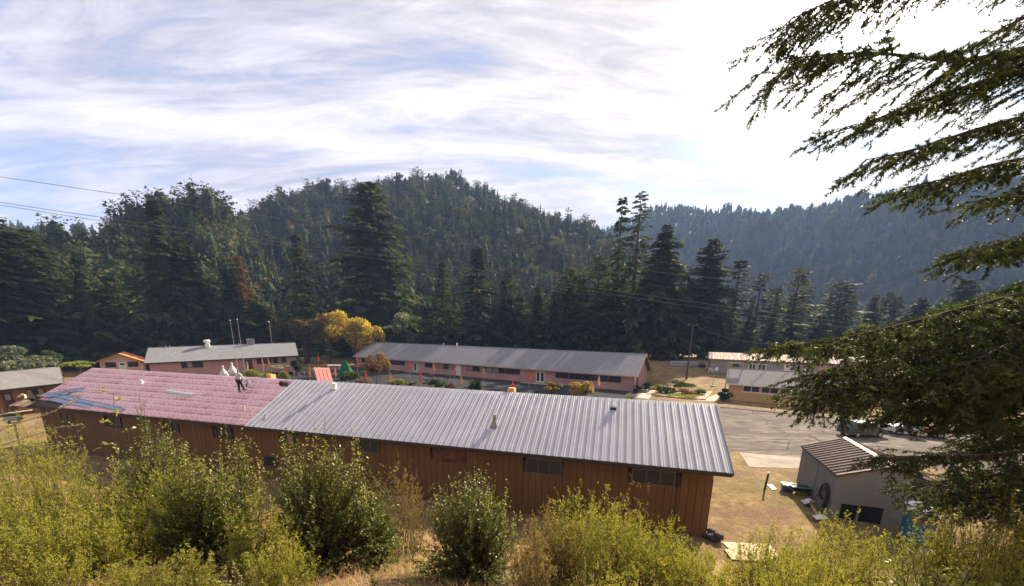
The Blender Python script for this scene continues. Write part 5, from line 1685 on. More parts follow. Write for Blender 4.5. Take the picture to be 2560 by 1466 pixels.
VAL = [
    (-35, 545, 88, 270, 'dense', 'dark', 'huge dark conifer cut by the left edge'),
    (65, 575, 100, 200, 'dense2', 'dark', 'dark conifer right of the huge one at the left edge'),
    (190, 628, 98, 170, 'spruce', 'mid', 'mid green conifer with soft outline behind the olive bushes'),
    (272, 690, 102, 130, 'slim', 'olive', 'olive green conifer between two taller ones left of the orange cabin'),
    (380, 500, 105, 230, 'spruce', 'dark', 'tall dark layered conifer above the orange cabin'),
    (452, 600, 108, 170, 'dense2', 'mid', 'bushy mid green conifer close right of the tall layered one'),
    (566, 672, 112, 190, 'spruce', 'dark', 'dark conifer behind the white roof chimney'),
    (592, 640, 135, 95, 'slim', 'dead', 'rust brown dying conifer on the lower hill'),
    (648, 765, 116, 120, 'dense2', 'dark', 'short dark conifer behind the roof hatch'),
    (740, 588, 122, 120, 'slim', 'olive', 'slender olive conifer with bare stem above the brown-leaved tree'),
    (922, 462, 152, 235, 'dense', 'mid', 'tallest broad conifer standing behind the yellow tree'),
    (1105, 655, 130, 110, 'slim', 'mid', 'slim conifer left of the long bare-trunked one'),
    (1193, 622, 128, 150, 'slim', 'dark', 'conifer with a long bare trunk behind the middle roof'),
    (1262, 700, 132, 80, 'slim', 'dark', 'narrow dark conifer left of a twin pair'),
    (1300, 735, 134, 90, 'spruce', 'mid', 'left conifer of a soft twin pair behind the middle roof'),
    (1345, 712, 134, 95, 'spruce', 'mid', 'right conifer of a soft twin pair behind the middle roof'),
    (1425, 670, 138, 150, 'sparse', 'olive', 'pale olive thin-crowned conifer in the hazy gap'),
    (1500, 640, 135, 150, 'sparse', 'olive', 'thin pale conifer left of the topmost layered one'),
    (1557, 496, 128, 70, 'snag', 'dark', 'narrow dead-looking spire beside the topmost layered conifer'),
    (1604, 482, 122, 190, 'layer', 'dark', 'topmost layered conifer with drooping open branches'),
    (1668, 565, 118, 170, 'dense2', 'dark', 'broad dark conifer right of the layered one'),
    (1785, 600, 126, 135, 'dense', 'dark', 'dark conifer standing alone over the rusty roof'),
    (1852, 650, 132, 85, 'snag', 'dark', 'thin spire-like conifer above the rusty roof'),
    (1906, 684, 130, 100, 'sparse', 'dark', 'sparse leaning conifer above the rusty roof'),
    (1945, 720, 138, 70, 'snag', 'mid', 'small hazy spire between two sparse conifers'),
    (2002, 672, 130, 110, 'sparse', 'olive', 'flat-topped sparse conifer with a long bare trunk'),
    (2108, 705, 140, 140, 'sparse', 'dark', 'brownish thin conifer left of the small far one'),
    (2190, 735, 146, 110, 'spruce', 'mid', 'hazy conifer in the middle of the right group'),
    (2245, 742, 150, 100, 'slim', 'mid', 'hazy slim conifer near the big fir'),
    (2308, 742, 128, 100, 'dense2', 'dark', 'dark conifer just left of the big fir branches'),
    (2420, 700, 130, 120, 'dense', 'dark', 'dark conifer behind the big fir branches'),
]
for a_ in VAL:
    conifer(*a_)
# undergrowth of smaller conifers filling the forest edge
for i, u in enumerate(np.concatenate([np.arange(-60, 720, 46), np.arange(985, 1760, 36), np.arange(1800, 2560, 60)])):
    u = u + random.uniform(-14, 14)
    if u < 720:
        y = random.uniform(112, 128)
    elif u < 1300:
        y = random.uniform(128, 142)
    else:
        y = random.uniform(120, 138)
    v = random.uniform(760, 830) if u < 1800 else random.uniform(790, 835)
    if u > 1250 and u < 1760:
        v -= 85
    conifer(u, v, y, random.uniform(70, 120), random.choice(['low', 'low2', 'low', 'slim']), random.choice(['dark', 'dark', 'mid']), 'small dark conifer crowded among others along the forest edge', 'small conifers along the forest edge', 'young_conifer')


# hazy conifers standing farther back on the valley floor
for i, u in enumerate(np.arange(1630, 2420, 27)):
    u = u + random.uniform(-10, 10)
    conifer(u, random.uniform(715, 790), random.uniform(165, 260), random.uniform(60, 95), random.choice(['dense2', 'slim', 'low', 'spruce', 'dense']), random.choice(['dark', 'mid', 'olive']), 'hazy conifer among others farther back on the valley floor', 'hazy conifers farther back on the valley floor')


# ---- broad-leaved trees and garden shrubs
def lobed(seed, rx, ry, h, n, size, base=0.0, lumps=10, squash=0.85, flat=0.35):
    """leaf quads over a lobed crown of radii rx, ry, height h standing at the origin"""
    rg = np.random.default_rng(seed)
    u = norm(rg.normal(0, 1, (lumps, 3)) * [1, 1, 0.8])
    c = u * rg.uniform(0.35, 0.78, (lumps, 1)) * [rx, ry, h / 2] + [0, 0, base + h / 2]
    R_ = rg.uniform(0.22, 0.46, lumps)
    k = rg.integers(0, lumps, n)
    w_ = norm(rg.normal(0, 1, (n, 3)) + [0, 0, 0.2])
    p = c[k] + w_ * (R_[k] * rg.uniform(0.45, 1.1, n) ** 0.6)[:, None] * np.array([rx, ry, h / 2 * squash])
    p[:, 2] = np.maximum(p[:, 2], base * 0.6 + 0.05)
    d = norm(w_ + rg.normal(0, 0.8, (n, 3)) + [0, 0, 0.15])
    wv = norm(np.cross(d, rg.normal(0, 1, (n, 3))))
    ln = size * rg.uniform(0.6, 1.35, n)
    v, q = diamonds(p - d * ln[:, None] * 0.5, d, wv, ln, ln * flat)
    tone = np.repeat(np.clip(np.repeat(rg.normal(0.45, 0.1, lumps)[k], 1) + rg.normal(0, 0.2, n), 0, 1), 4)
    return v, q, tone, c


def stops(*c):
    return [(i / (len(c) - 1), x_) for i, x_ in enumerate(c)]


LM = {
    'yellow': leaf_mat('yellow_leaves', stops((0.14, 0.12, 0.03), (0.44, 0.34, 0.045), (0.66, 0.50, 0.07)), 0.45, 0.6, 0.15, (1.2, 1.1, 0.7)),
    'ochre': leaf_mat('ochre_leaves', stops((0.09, 0.075, 0.025), (0.20, 0.15, 0.045), (0.36, 0.25, 0.06)), 0.4, 0.6, 0.15, (1.3, 1.15, 0.7)),
    'brown': leaf_mat('brown_green_leaves', stops((0.06, 0.055, 0.022), (0.12, 0.095, 0.035), (0.18, 0.13, 0.05)), 0.35, 0.6, 0.15, (1.3, 1.15, 0.7)),
    'olive': leaf_mat('olive_leaves', stops((0.065, 0.085, 0.055), (0.13, 0.155, 0.095), (0.22, 0.24, 0.15)), 0.35, 0.55, 0.3),
    'green': leaf_mat('garden_leaves', stops((0.025, 0.05, 0.015), (0.055, 0.095, 0.025), (0.11, 0.15, 0.04)), 0.35, 0.5, 0.3),
    'dark': leaf_mat('dark_shrub_leaves', stops((0.012, 0.024, 0.012), (0.025, 0.045, 0.02), (0.05, 0.07, 0.03)), 0.25, 0.5, 0.3),
    'lime': leaf_mat('lime_leaves', stops((0.10, 0.13, 0.02), (0.20, 0.23, 0.035), (0.32, 0.34, 0.06)), 0.4, 0.6, 0.2),
    'gold': leaf_mat('golden_shrub_leaves', stops((0.13, 0.11, 0.02), (0.30, 0.22, 0.035), (0.46, 0.34, 0.06)), 0.4, 0.6, 0.2, (1.3, 1.15, 0.7)),
    'rust': leaf_mat('rusty_twig_leaves', stops((0.10, 0.065, 0.035), (0.19, 0.12, 0.055), (0.32, 0.21, 0.10)), 0.35, 0.7, 0.15, (1.3, 1.1, 0.8)),
    'pale': leaf_mat('pale_flower_leaves', stops((0.10, 0.12, 0.06), (0.30, 0.30, 0.2), (0.55, 0.52, 0.42)), 0.35, 0.7, 0.2),
}


def crown_tree(u, v0, v1, wpx, y, m, n, size, label, trunk=True, name='tree', cat='tree', seed=0, z0=None, group=None, lumps=10, flat=0.4):
    """tree or shrub filling pixels v0 (top) .. v1 (crown bottom), width wpx, at distance y"""
    top, bot = at(u, v0, y), at(u, v1, y)
    gz = float(zg(top[0], top[1]))
    dist = float(np.dot(AX[2], top - EYE))
    rx = wpx / FPX * dist / 2
    base = max(0.0, bot[2] - gz)
    h = top[2] - gz - base
    v, q, tone, c = lobed(seed + int(u * 7), rx, rx * 0.9, h, n, size, base, lumps, flat=flat)
    t_ = thing(name, label, cat, (top[0], top[1], gz), 0, group)
    link('crown', mesh_np('crown', v, q, mats=[LM[m]], tone=tone), t_)
    mb = MB()
    if trunk:
        mb.tube([(0, 0, -0.3), (0.1, 0, base * 0.6 + 0.3), (0, 0, base + h * 0.35)], [0.028 * h + 0.05, 0.022 * h + 0.04, 0.012 * h + 0.03], 7)
        for p in c[:7]:
            mb.tube([(0.05, 0, base * 0.7 + 0.2), tuple(np.array(p) * [0.5, 0.5, 0.85]), tuple(p)], [0.014 * h + 0.02, 0.01 * h + 0.015, 0.012], 5)
        mb.build('trunk', BARK, t_)
    else:
        for p in c[:6]:
            mb.tube([(0, 0, -0.1), tuple(np.array(p) * [0.6, 0.6, 0.7]), tuple(p)], [0.03, 0.022, 0.01], 5)
        mb.build('stem', BARK, t_)
    return t_


crown_tree(880, 764, 884, 150, 121, 'yellow', 6500, 0.60, 'bright yellow maple behind the left end of the middle roof', seed=4, lumps=22)
crown_tree(815, 768, 876, 130, 122, 'ochre', 4200, 0.55, 'ochre-leaved tree joined to the left of the yellow maple', seed=2)
crown_tree(750, 762, 862, 110, 118, 'brown', 4200, 0.5, 'dull brown-green tree between the two pink buildings', seed=3)
crown_tree(925, 815, 880, 80, 133, 'ochre', 2600, 0.5, 'low golden-green tree right under the yellow maple', seed=4)
crown_tree(1012, 765, 868, 85, 130, 'olive', 2800, 0.6, 'pale-leaved tree right of the broad tall conifer', seed=5)
crown_tree(690, 790, 870, 90, 118, 'brown', 2600, 0.55, 'dim green tree right of the roof hatch', seed=6)
crown_tree(1480, 760, 880, 100, 132, 'olive', 2600, 0.7, 'sunlit pale-leaved tree low in the forest edge', seed=7)
crown_tree(35, 864, 935, 135, 72, 'olive', 3600, 0.45, 'large grey-green bushy olive tree at the left', seed=8)
crown_tree(122, 872, 930, 62, 76, 'green', 2600, 0.4, 'smaller green bush right of the grey-green olive tree', seed=9)
crown_tree(195, 903, 918, 75, 74, 'lime', 1100, 0.4, 'flat bright vine arbour left of the orange cabin', trunk=True, name='vine', cat='plant', seed=10)
shr = [
    (637, 920, 950, 72, 70, 'lime', 2600, 0.22, 'bright yellow-green hedge behind the roof ridge', 'hedge'),
    (676, 925, 955, 34, 72, 'dark', 1500, 0.25, 'dark shrub right of the bright hedge', 'shrub'),
    (704, 926, 955, 32, 68, 'lime', 1500, 0.25, 'bright grassy clump below the red flag', 'shrub'),
    (737, 898, 935, 34, 88, 'dark', 2000, 0.28, 'dark conical bush by the rail fence', 'shrub'),
    (702, 912, 922, 50, 84, 'pale', 900, 0.2, 'pale flowering hedge before the left pink building', 'hedge'),
    (936, 876, 952, 86, 76, 'rust', 3400, 0.26, 'big brown twiggy bush in front of the middle roof corner', 'shrub'),
    (875, 922, 958, 60, 70, 'green', 2600, 0.26, 'green shrub under the green cloth', 'shrub'),
    (905, 944, 962, 60, 66, 'rust', 1500, 0.22, 'low brown shrubs before the twiggy bush', 'shrub'),
    (990, 944, 964, 44, 68, 'lime', 1600, 0.22, 'yellow-green shrub under the large orange flag', 'shrub'),
    (1030, 950, 966, 40, 68, 'green', 1200, 0.22, 'low mixed shrubs between the orange and red flags', 'shrub'),
    (1086, 946, 972, 50, 70, 'green', 2600, 0.2, 'round clipped green bush with a bright rim', 'shrub'),
    (1125, 958, 974, 34, 68, 'rust', 1100, 0.2, 'small reddish shrub right of the clipped bush', 'shrub'),
    (1188, 944, 980, 44, 68, 'green', 2400, 0.2, 'bushy green shrub before the long window band', 'shrub'),
    (1380, 955, 985, 54, 67, 'gold', 2200, 0.22, 'yellow shrub with pale blossom behind the roof ridge', 'shrub'),
    (1457, 949, 992, 74, 66, 'gold', 3200, 0.24, 'large golden-green shrub under the yellow flag', 'shrub'),
    (1400, 958, 970, 30, 69, 'pale', 700, 0.2, 'pale blossom spray beside the yellow shrub', 'shrub'),
    (1575, 990, 1003, 26, 63, 'lime', 700, 0.22, 'small lime shrub peeping over the metal ridge', 'shrub'),
    (1650, 960, 985, 46, 73, 'lime', 1500, 0.24, 'yellow-green shrub beside the mushroom ornament', 'shrub'),
    (1700, 950, 972, 66, 76, 'green', 2200, 0.26, 'leafy green shrub below the utility pole', 'shrub'),
    (1672, 968, 990, 40, 72, 'dark', 1200, 0.24, 'dark low shrub in the middle of the flower bed', 'shrub'),
    (1722, 968, 990, 56, 72, 'rust', 1900, 0.18, 'russet dry plants filling the flower bed', 'shrub'),
    (1752, 970, 992, 40, 72, 'green', 1200, 0.2, 'grey-green mound at the right of the flower bed', 'shrub'),
    (1710, 986, 1000, 90, 69, 'lime', 1800, 0.16, 'low edging plants along the front of the flower bed', 'shrub'),
    (1620, 952, 985, 20, 76, 'dark', 900, 0.22, 'dark shrub in the planter by the pink end wall', 'shrub'),
    (1595, 962, 985, 22, 74, 'dark', 900, 0.2, 'dark shrub in the near planter at the pink corner', 'shrub'),
    (1810, 972, 1006, 40, 66, 'dark', 1500, 0.24, 'dark green shrub at the left corner of the tan building', 'shrub'),
    (1752, 908, 928, 26, 100, 'olive', 900, 0.3, 'pale spiky shrub at the end of the stone wall', 'shrub'),
    (1080, 935, 945, 30, 88, 'dark', 500, 0.25, 'small dark mound against the pink wall left of the white door', 'shrub'),
    (1118, 938, 946, 22, 86, 'dark', 500, 0.25, 'smallest dark mound against the pink wall by the white door', 'shrub'),
]
for i, (u, v0, v1, wp_, y, m, n, sz, lab, nm) in enumerate(shr):
    crown_tree(u, v0, v1, wp_, y, m, n, sz, lab, False, nm, nm, 40 + i)

# ================================================================== THE SLOPE IN FRONT: BROOM, SHRUBS, DRY GRASS
BROOM = leaf_mat('broom_leaves', stops((0.11, 0.125, 0.020), (0.23, 0.235, 0.036), (0.36, 0.335, 0.060), (0.46, 0.38, 0.11)), 0.45, 0.6, 0.2, (1.25, 1.2, 0.6))
BROOM_DRY = leaf_mat('dry_broom_leaves', stops((0.13, 0.095, 0.04), (0.24, 0.18, 0.07), (0.34, 0.26, 0.11)), 0.4, 0.7, 0.15, (1.2, 1.1, 0.7))
BAYM = leaf_mat('glossy_leaves', stops((0.034, 0.056, 0.012), (0.085, 0.112, 0.024), (0.165, 0.19, 0.045), (0.31, 0.31, 0.09)), 0.46, 0.36, 0.40, (1.5, 1.4, 0.5))
BAYL = leaf_mat('young_glossy_leaves', stops((0.13, 0.14, 0.035), (0.24, 0.24, 0.065), (0.38, 0.36, 0.13), (0.50, 0.46, 0.22)), 0.42, 0.42, 0.25, (1.3, 1.3, 0.6))
STEMM = leaf_mat('shrub_stems', stops((0.06, 0.045, 0.025), (0.16, 0.12, 0.06)), 0.0, 0.8, 0.1)
STRAWM = leaf_mat('straw', stops((0.28, 0.165, 0.08), (0.48, 0.31, 0.155), (0.62, 0.44, 0.24), (0.70, 0.54, 0.32)), 0.35, 0.7, 0.1, (1.2, 1.1, 0.9))


def ribbons(P, rad):
    """thin three-sided stems along polylines P (n, k, 3); rad (n, k)"""
    n, k, _ = P.shape
    d = np.gradient(P, axis=1)
    d = norm(d)
    s = norm(np.cross(d, np.array([0.31, 0.17, 0.93])))
    u = np.cross(s, d)
    a = np.arange(3) * 2 * PI / 3
    V = P[:, :, None, :] + (s[:, :, None, :] * np.cos(a)[:, None] + u[:, :, None, :] * np.sin(a)[:, None]) * rad[:, :, None, None]
    i = np.arange(n * k * 3).reshape(n, k, 3)
    q = np.stack([i[:, :-1], np.roll(i[:, :-1], -1, 2), np.roll(i[:, 1:], -1, 2), i[:, 1:]], -1).reshape(-1, 4)
    return V.reshape(-1, 3), q


def broom(name, label, c, h, rx, ry, ns, m, seed, nbr=14, nlf=10, lf=0.033, lean=(0, 0), group=None, spread=0.55, cat='shrub'):
    """feathery broom: many upright wands carrying short branchlets with tiny leaves"""
    rg = np.random.default_rng(seed)
    t_ = thing(name, label, cat, c, 0, group)
    a = rg.uniform(0, 2 * PI, ns)
    rr = np.sqrt(rg.random(ns))
    tip = np.stack([np.cos(a) * rr * rx, np.sin(a) * rr * ry, h * (1 - 0.42 * rr ** 2) * rg.uniform(0.58, 1.08, ns)], -1)
    tip[:, 0] += lean[0] * tip[:, 2]
    tip[:, 1] += lean[1] * tip[:, 2]
    b = np.stack([tip[:, 0] * (1 - spread), tip[:, 1] * (1 - spread), np.zeros(ns)], -1)
    w0 = c[0] + b[:, 0]
    b[:, 2] = zg(w0, c[1] + b[:, 1]) - c[2] - 0.05
    tip[:, 2] += b[:, 2] * 0.6
    k = 6
    s = np.linspace(0, 1, k)[None, :, None]
    P = b[:, None] * (1 - s) + tip[:, None] * s
    P[:, :, :2] += (s[:, :, :1] ** 2 - s[:, :, :1]) * (tip - b)[:, None, :2] * 0.35
    P[:, 1:-1] += rg.normal(0, 0.025 * h, (ns, k - 2, 3))
    rad = (0.009 * (1 - s[..., 0] * 0.8)) * rg.uniform(0.7, 1.3, (ns, 1))
    V, q = ribbons(P, rad)
    link('stem', mesh_np('stem', V, q, mats=[STEMM], tone=rg.random(len(V))), t_)
    # branchlets
    tb = rg.uniform(0.22, 1.0, (ns, nbr)) ** 0.8
    j = np.clip((tb * (k - 1)).astype(int), 0, k - 2)
    f = tb * (k - 1) - j
    idx = np.arange(ns)[:, None]
    o = P[idx, j] * (1 - f[..., None]) + P[idx, j + 1] * f[..., None]
    dm = norm(P[idx, j + 1] - P[idx, j])
    d = norm(dm + rg.normal(0, 0.55, o.shape) + [0, 0, 0.25])
    L = rg.uniform(0.10, 0.30, (ns, nbr)) * (h / 2.0) ** 0.5 * (1.15 - 0.5 * tb)
    o, d, L = o.reshape(-1, 3), d.reshape(-1, 3), L.reshape(-1)
    t2 = rg.random((len(o), nlf)) ** 0.8
    lp = o[:, None] + d[:, None] * (L[:, None] * t2)[..., None]
    ld = norm(d[:, None] + rg.normal(0, 0.75, lp.shape)).reshape(-1, 3)
    lp = lp.reshape(-1, 3)
    wv = norm(np.cross(ld, rg.normal(0, 1, lp.shape)))
    ln = lf * rg.uniform(0.6, 1.4, len(lp))
    v3 = np.stack([lp, lp + ld * ln[:, None] + wv * (ln * 0.30)[:, None], lp + ld * ln[:, None] * 0.9 - wv * (ln * 0.30)[:, None]], 1).reshape(-1, 3)
    base_t = np.repeat(np.repeat(rg.normal(0.42, 0.17, ns), nbr), nlf)
    tone = np.repeat(np.clip(base_t + rg.normal(0, 0.16, len(lp)), 0, 1), 3)
    fo = link('foliage', mesh_np('foliage', v3, None, np.arange(len(v3)).reshape(-1, 3), mats=[m], tone=tone), t_)
    fo['kind'] = 'stuff'
    return t_


def leafy(name, label, c, h, rx, ry, nsh, m, seed, npl=30, lf=0.095, spikes=(), m2=None, inner=0.35, cat='shrub', group=None, flat=0.30, dense=1.0):
    """broad-leaved shrub: shoots from the base to a lobed outline, leaves spiralling along them; spikes = tall leading shoots (x, y, z)"""
    rg = np.random.default_rng(seed)
    t_ = thing(name, label, cat, c, 0, group)
    u = norm(rg.normal(0, 1, (nsh, 3)) + [0, 0, 0.35])
    u[:, 2] = np.abs(u[:, 2]) * 1.0 - 0.12
    lump = 1 + 0.16 * np.sin(u[:, 0] * 5 + seed) * np.cos(u[:, 1] * 4 + seed)
    uz = np.clip(rg.random(nsh) ** 0.8, 0, 1)
    az_ = rg.uniform(0, 2 * PI, nsh)
    lob = 1 + 0.22 * np.sin(az_ * 3 + seed) + 0.14 * np.sin(az_ * 7 + uz * 6 + seed * 2)
    rad_ = np.sqrt(np.maximum(0, 1 - uz ** 2.2)) * lob
    tip = np.stack([np.cos(az_) * rad_ * rx, np.sin(az_) * rad_ * ry, h * (0.04 + 0.96 * uz * (1 + 0.10 * np.sin(az_ * 2 + seed)))], -1)
    tip *= (rg.uniform(0.45, 1.0, nsh) ** 0.4)[:, None] * rg.uniform(0.92, 1.12, nsh)[:, None]
    sp = np.array(spikes, float).reshape(-1, 3)
    start = np.stack([tip[:, 0] * inner, tip[:, 1] * inner, np.clip(tip[:, 2] * 0.42, 0, h * 0.4)], -1)
    if len(sp):
        tip = np.concatenate([tip, sp])
        start = np.concatenate([start, sp * [0.8, 0.8, 0.35]])
    n = len(tip)
    k = 5
    s = np.linspace(0, 1, k)[None, :, None]
    P = start[:, None] * (1 - s) + tip[:, None] * s
    P[:, :, 2] += (s[..., 0] * (s[..., 0] - 1)) * -0.12 * h * rg.random((n, 1))
    P[:, 1:-1] += rg.normal(0, 0.02 * h, (n, k - 2, 3))
    stems = np.concatenate([np.zeros((n, 1, 3)) + rg.normal(0, 0.05, (n, 1, 3)) * [1, 1, 0], P], 1)
    V, q = ribbons(stems, np.linspace(0.014, 0.004, k + 1)[None].repeat(n, 0))
    link('stem', mesh_np('stem', V, q, mats=[STEMM], tone=rg.random(len(V)) * 0.5), t_)
    tb = rg.random((n, npl)) ** 0.75
    if len(sp):
        tb[-len(sp):] = 0.35 + 0.65 * rg.random((len(sp), npl))
    j = np.clip((tb * (k - 1)).astype(int), 0, k - 2)
    f = (tb * (k - 1) - j)[..., None]
    idx = np.arange(n)[:, None]
    o = P[idx, j] * (1 - f) + P[idx, j + 1] * f
    dm = norm(P[idx, j + 1] - P[idx, j])
    rad = norm(np.cross(dm, rg.normal(0, 1, dm.shape)))
    d = norm(dm * 0.55 + rad * rg.uniform(0.5, 1.1, (n, npl, 1)) + [0, 0, 0.12])
    o, d = o.reshape(-1, 3), d.reshape(-1, 3)
    o = o + d * 0.012
    ln = lf * rg.uniform(0.55, 1.3, len(o)) * (1.1 - 0.45 * tb.reshape(-1))
    wv = norm(np.cross(d, norm(rg.normal(0, 0.5, d.shape) + [0, 0, 1.0])))
    nn = np.cross(wv, d)
    m_ = o + d * (ln * 0.5)[:, None]
    v = np.stack([o, m_ + wv * (ln * flat)[:, None] + nn * (ln * 0.08)[:, None], o + d * ln[:, None] - nn * (ln * 0.1)[:, None], m_ - wv * (ln * flat)[:, None] + nn * (ln * 0.08)[:, None]], 1)
    tr = np.arange(len(o) * 4).reshape(-1, 4)
    tri = np.concatenate([tr[:, [0, 1, 2]], tr[:, [0, 2, 3]]])
    tn_ = np.repeat(rg.normal(0.40, 0.12, n), npl) + rg.normal(0, 0.15, len(o)) + 0.22 * np.clip(tb.reshape(-1) - 0.75, 0, 1) * 2
    tone = np.repeat(np.clip(tn_, 0, 1), 4)
    mats = [m, m2 or m]
    tm = np.tile(np.repeat(np.concatenate([np.zeros(n - len(sp), np.int32), np.ones(len(sp), np.int32)]), npl), 2)
    fo = link('foliage', mesh_np('foliage', v.reshape(-1, 3), None, tri, mats=mats, tone=tone, tm=tm), t_)
    fo['kind'] = 'stuff'
    return t_


def place(u, vb, vt, wpx, y):
    """base point on the ground, height and half width for something seen between pixels vb (foot) and vt (top) at distance y"""
    b = at(u, vb, y)
    z0 = float(zg(b[0], b[1]))
    top = at(u, vt, y)
    dist = float(np.dot(AX[2], top - EYE))
    return np.array([b[0], b[1], z0]), top[2] - z0, wpx / FPX * dist / 2


def BR(u, vt, wpx, y, label, seed, ns=110, m=None, ry=None, **kw):
    c, h, rx = place(u, 1300, vt, wpx, y)
    h *= 1.17
    return broom(kw.pop('name', 'broom_shrub'), label, c, h, rx, ry or rx * 0.8, ns, m or BROOM, seed, **kw)


def LF(u, vt, wpx, y, label, seed, nsh=260, m=None, ry=None, spx=(), name='leafy_shrub', **kw):
    c, h, rx = place(u, 1300, vt, wpx, y)
    h *= 1.06
    rgs = np.random.default_rng(seed)
    sp = []
    for (su, sv) in spx:
        t = at(su, sv, y) - c
        for k_ in range(9):
            f_ = 1 if k_ == 0 else rgs.uniform(0.66, 0.97)
            sp.append(t * [1, 1, f_] + rgs.normal(0, 0.10, 3) * [1, 1, 0.2] * (k_ > 0))
    return leafy(name, label, c, h, rx, ry or rx * 0.85, nsh, m or BAYM, seed, spikes=sp, **kw)


BR(60, 1062, 340, 13.0, 'broad pale broom thicket at the left edge', 301, 190, spread=0.3)
BR(150, 1135, 270, 9.5, 'yellow-green broom in front of the left edge thicket', 302, 130, spread=0.4)
BR(-20, 1230, 240, 7.5, 'broom cut by the left border low down', 303, 110, spread=0.4)
BR(60, 1390, 220, 5.6, 'low broom shoots in the lower left corner', 304, 60, lf=0.026)
LF(405, 1070, 320, 10.2, 'tall leafy shrub with light tips rising before the pink roof end', 311, 330, spx=[(365, 1050), (415, 1062), (340, 1090), (450, 1100)], m2=BAYL)
BR(320, 1200, 280, 8.8, 'large feathery broom covering the tall leafy shrub from the front', 312, 190, spread=0.45)
BR(470, 1175, 200, 8.4, 'feathery broom between the two big leafy shrubs', 313, 120, spread=0.45)
BR(225, 1290, 170, 6.8, 'darker broom clump above the old stake', 314, 70, spread=0.5)
LF(800, 1110, 345, 9.0, 'large leafy shrub with tall sunlit spikes and a dark heart', 321, 420, m=BAYM, spx=[(785, 1052), (878, 1068), (706, 1078), (760, 1110), (845, 1105), (900, 1115), (735, 1130), (815, 1090)], m2=BAYL)
LF(585, 1170, 150, 10.5, 'slim leafy saplings with light green spikes left of the dark-hearted shrub', 322, 70, m=BAYM, spx=[(563, 1062), (605, 1070), (640, 1110), (545, 1120), (590, 1095)], m2=BAYL)
BR(640, 1255, 190, 7.4, 'feathery broom in front of the saplings', 323, 90, spread=0.5)
BR(690, 1345, 180, 6.2, 'low bright broom in front of the dark-hearted shrub', 324, 75, lf=0.027)
LF(1182, 1190, 290, 9.0, 'dark round leafy shrub standing alone on the dry grass', 331, 420, m=BAYM, spx=[(1150, 1180), (1190, 1172), (1225, 1192), (1095, 1205), (1268, 1200)], m2=BAYL, lf=0.085)
BR(1480, 1255, 330, 9.2, 'wide feathery broom below the right half of the long wall', 341, 230, spread=0.4)
BR(1570, 1300, 220, 8.2, 'olive broom at the right end of the wide broom', 342, 120, spread=0.45)
BR(1380, 1290, 170, 8.6, 'dull broom at the left end of the wide broom', 343, 90, m=BROOM_DRY, spread=0.4)
BR(1575, 1225, 120, 9.8, 'tall dry wands standing out over the wide broom', 344, 22, m=BROOM_DRY, spread=0.25, nbr=9)
BR(1000, 1165, 170, 11.5, 'dry brown broom between the two leafy shrubs', 345, 100, m=BROOM_DRY, spread=0.4)
BR(1760, 1385, 230, 7.6, 'low broom at the plywood sheets', 351, 110, spread=0.45)
BR(1960, 1345, 270, 8.6, 'bushy broom right of the plywood sheets', 352, 170, spread=0.4)
BR(2110, 1310, 240, 9.6, 'tall broom in front of the grey shed openings', 353, 150, spread=0.35)
BR(2060, 1400, 330, 6.4, 'low broad broom along the lower border', 354, 150, spread=0.45, lf=0.027)
BR(2330, 1310, 270, 8.2, 'yellow-green broom right of the portable toilet', 355, 110, spread=0.4, lf=0.028)
BR(2480, 1245, 270, 7.5, 'tall yellow-green broom at the right edge below the fir', 356, 200, spread=0.4)
BR(2560, 1330, 220, 5.8, 'broom cut by the right border', 357, 110, spread=0.4, lf=0.027)
BR(1560, 1425, 200, 6.2, 'small broom shoots low at the middle of the border', 358, 50, lf=0.026)
LF(2390, 1395, 300, 5.4, 'bright broad-leaved sprouts in the lower right corner', 361, 90, m=BAYL, lf=0.14, npl=14, flat=0.24)
LF(560, 1405, 130, 5.6, 'thin leafy seedlings on the dry ground at lower left', 362, 40, m=BAYL, lf=0.06, npl=14)
BR(300, 1400, 200, 5.8, 'thin broom seedlings on the bare brown ground', 363, 45, lf=0.025)
BR(450, 1385, 150, 6.0, 'bushy broom seedlings left of the low bright broom', 364, 45, lf=0.025)


LF(500, 1150, 260, 8.3, 'spreading leafy shrub in the middle of the left brush', 315, 260, m=BAYM, spx=[(470, 1120), (530, 1135)], m2=BAYL)
LF(930, 1235, 170, 9.4, 'low leafy shrub leaning on the right of the dark-hearted one', 325, 150, m=BAYM)
BR(120, 1300, 280, 6.9, 'sprawling broom in the middle of the lower left', 305, 130, spread=0.45)
BR(1660, 1320, 180, 8.8, 'ragged broom below the end of the brown wall', 347, 90, spread=0.4)
BR(1330, 1340, 140, 7.4, 'dry broom tuft right of the dark round shrub', 348, 45, m=BROOM_DRY, spread=0.5)


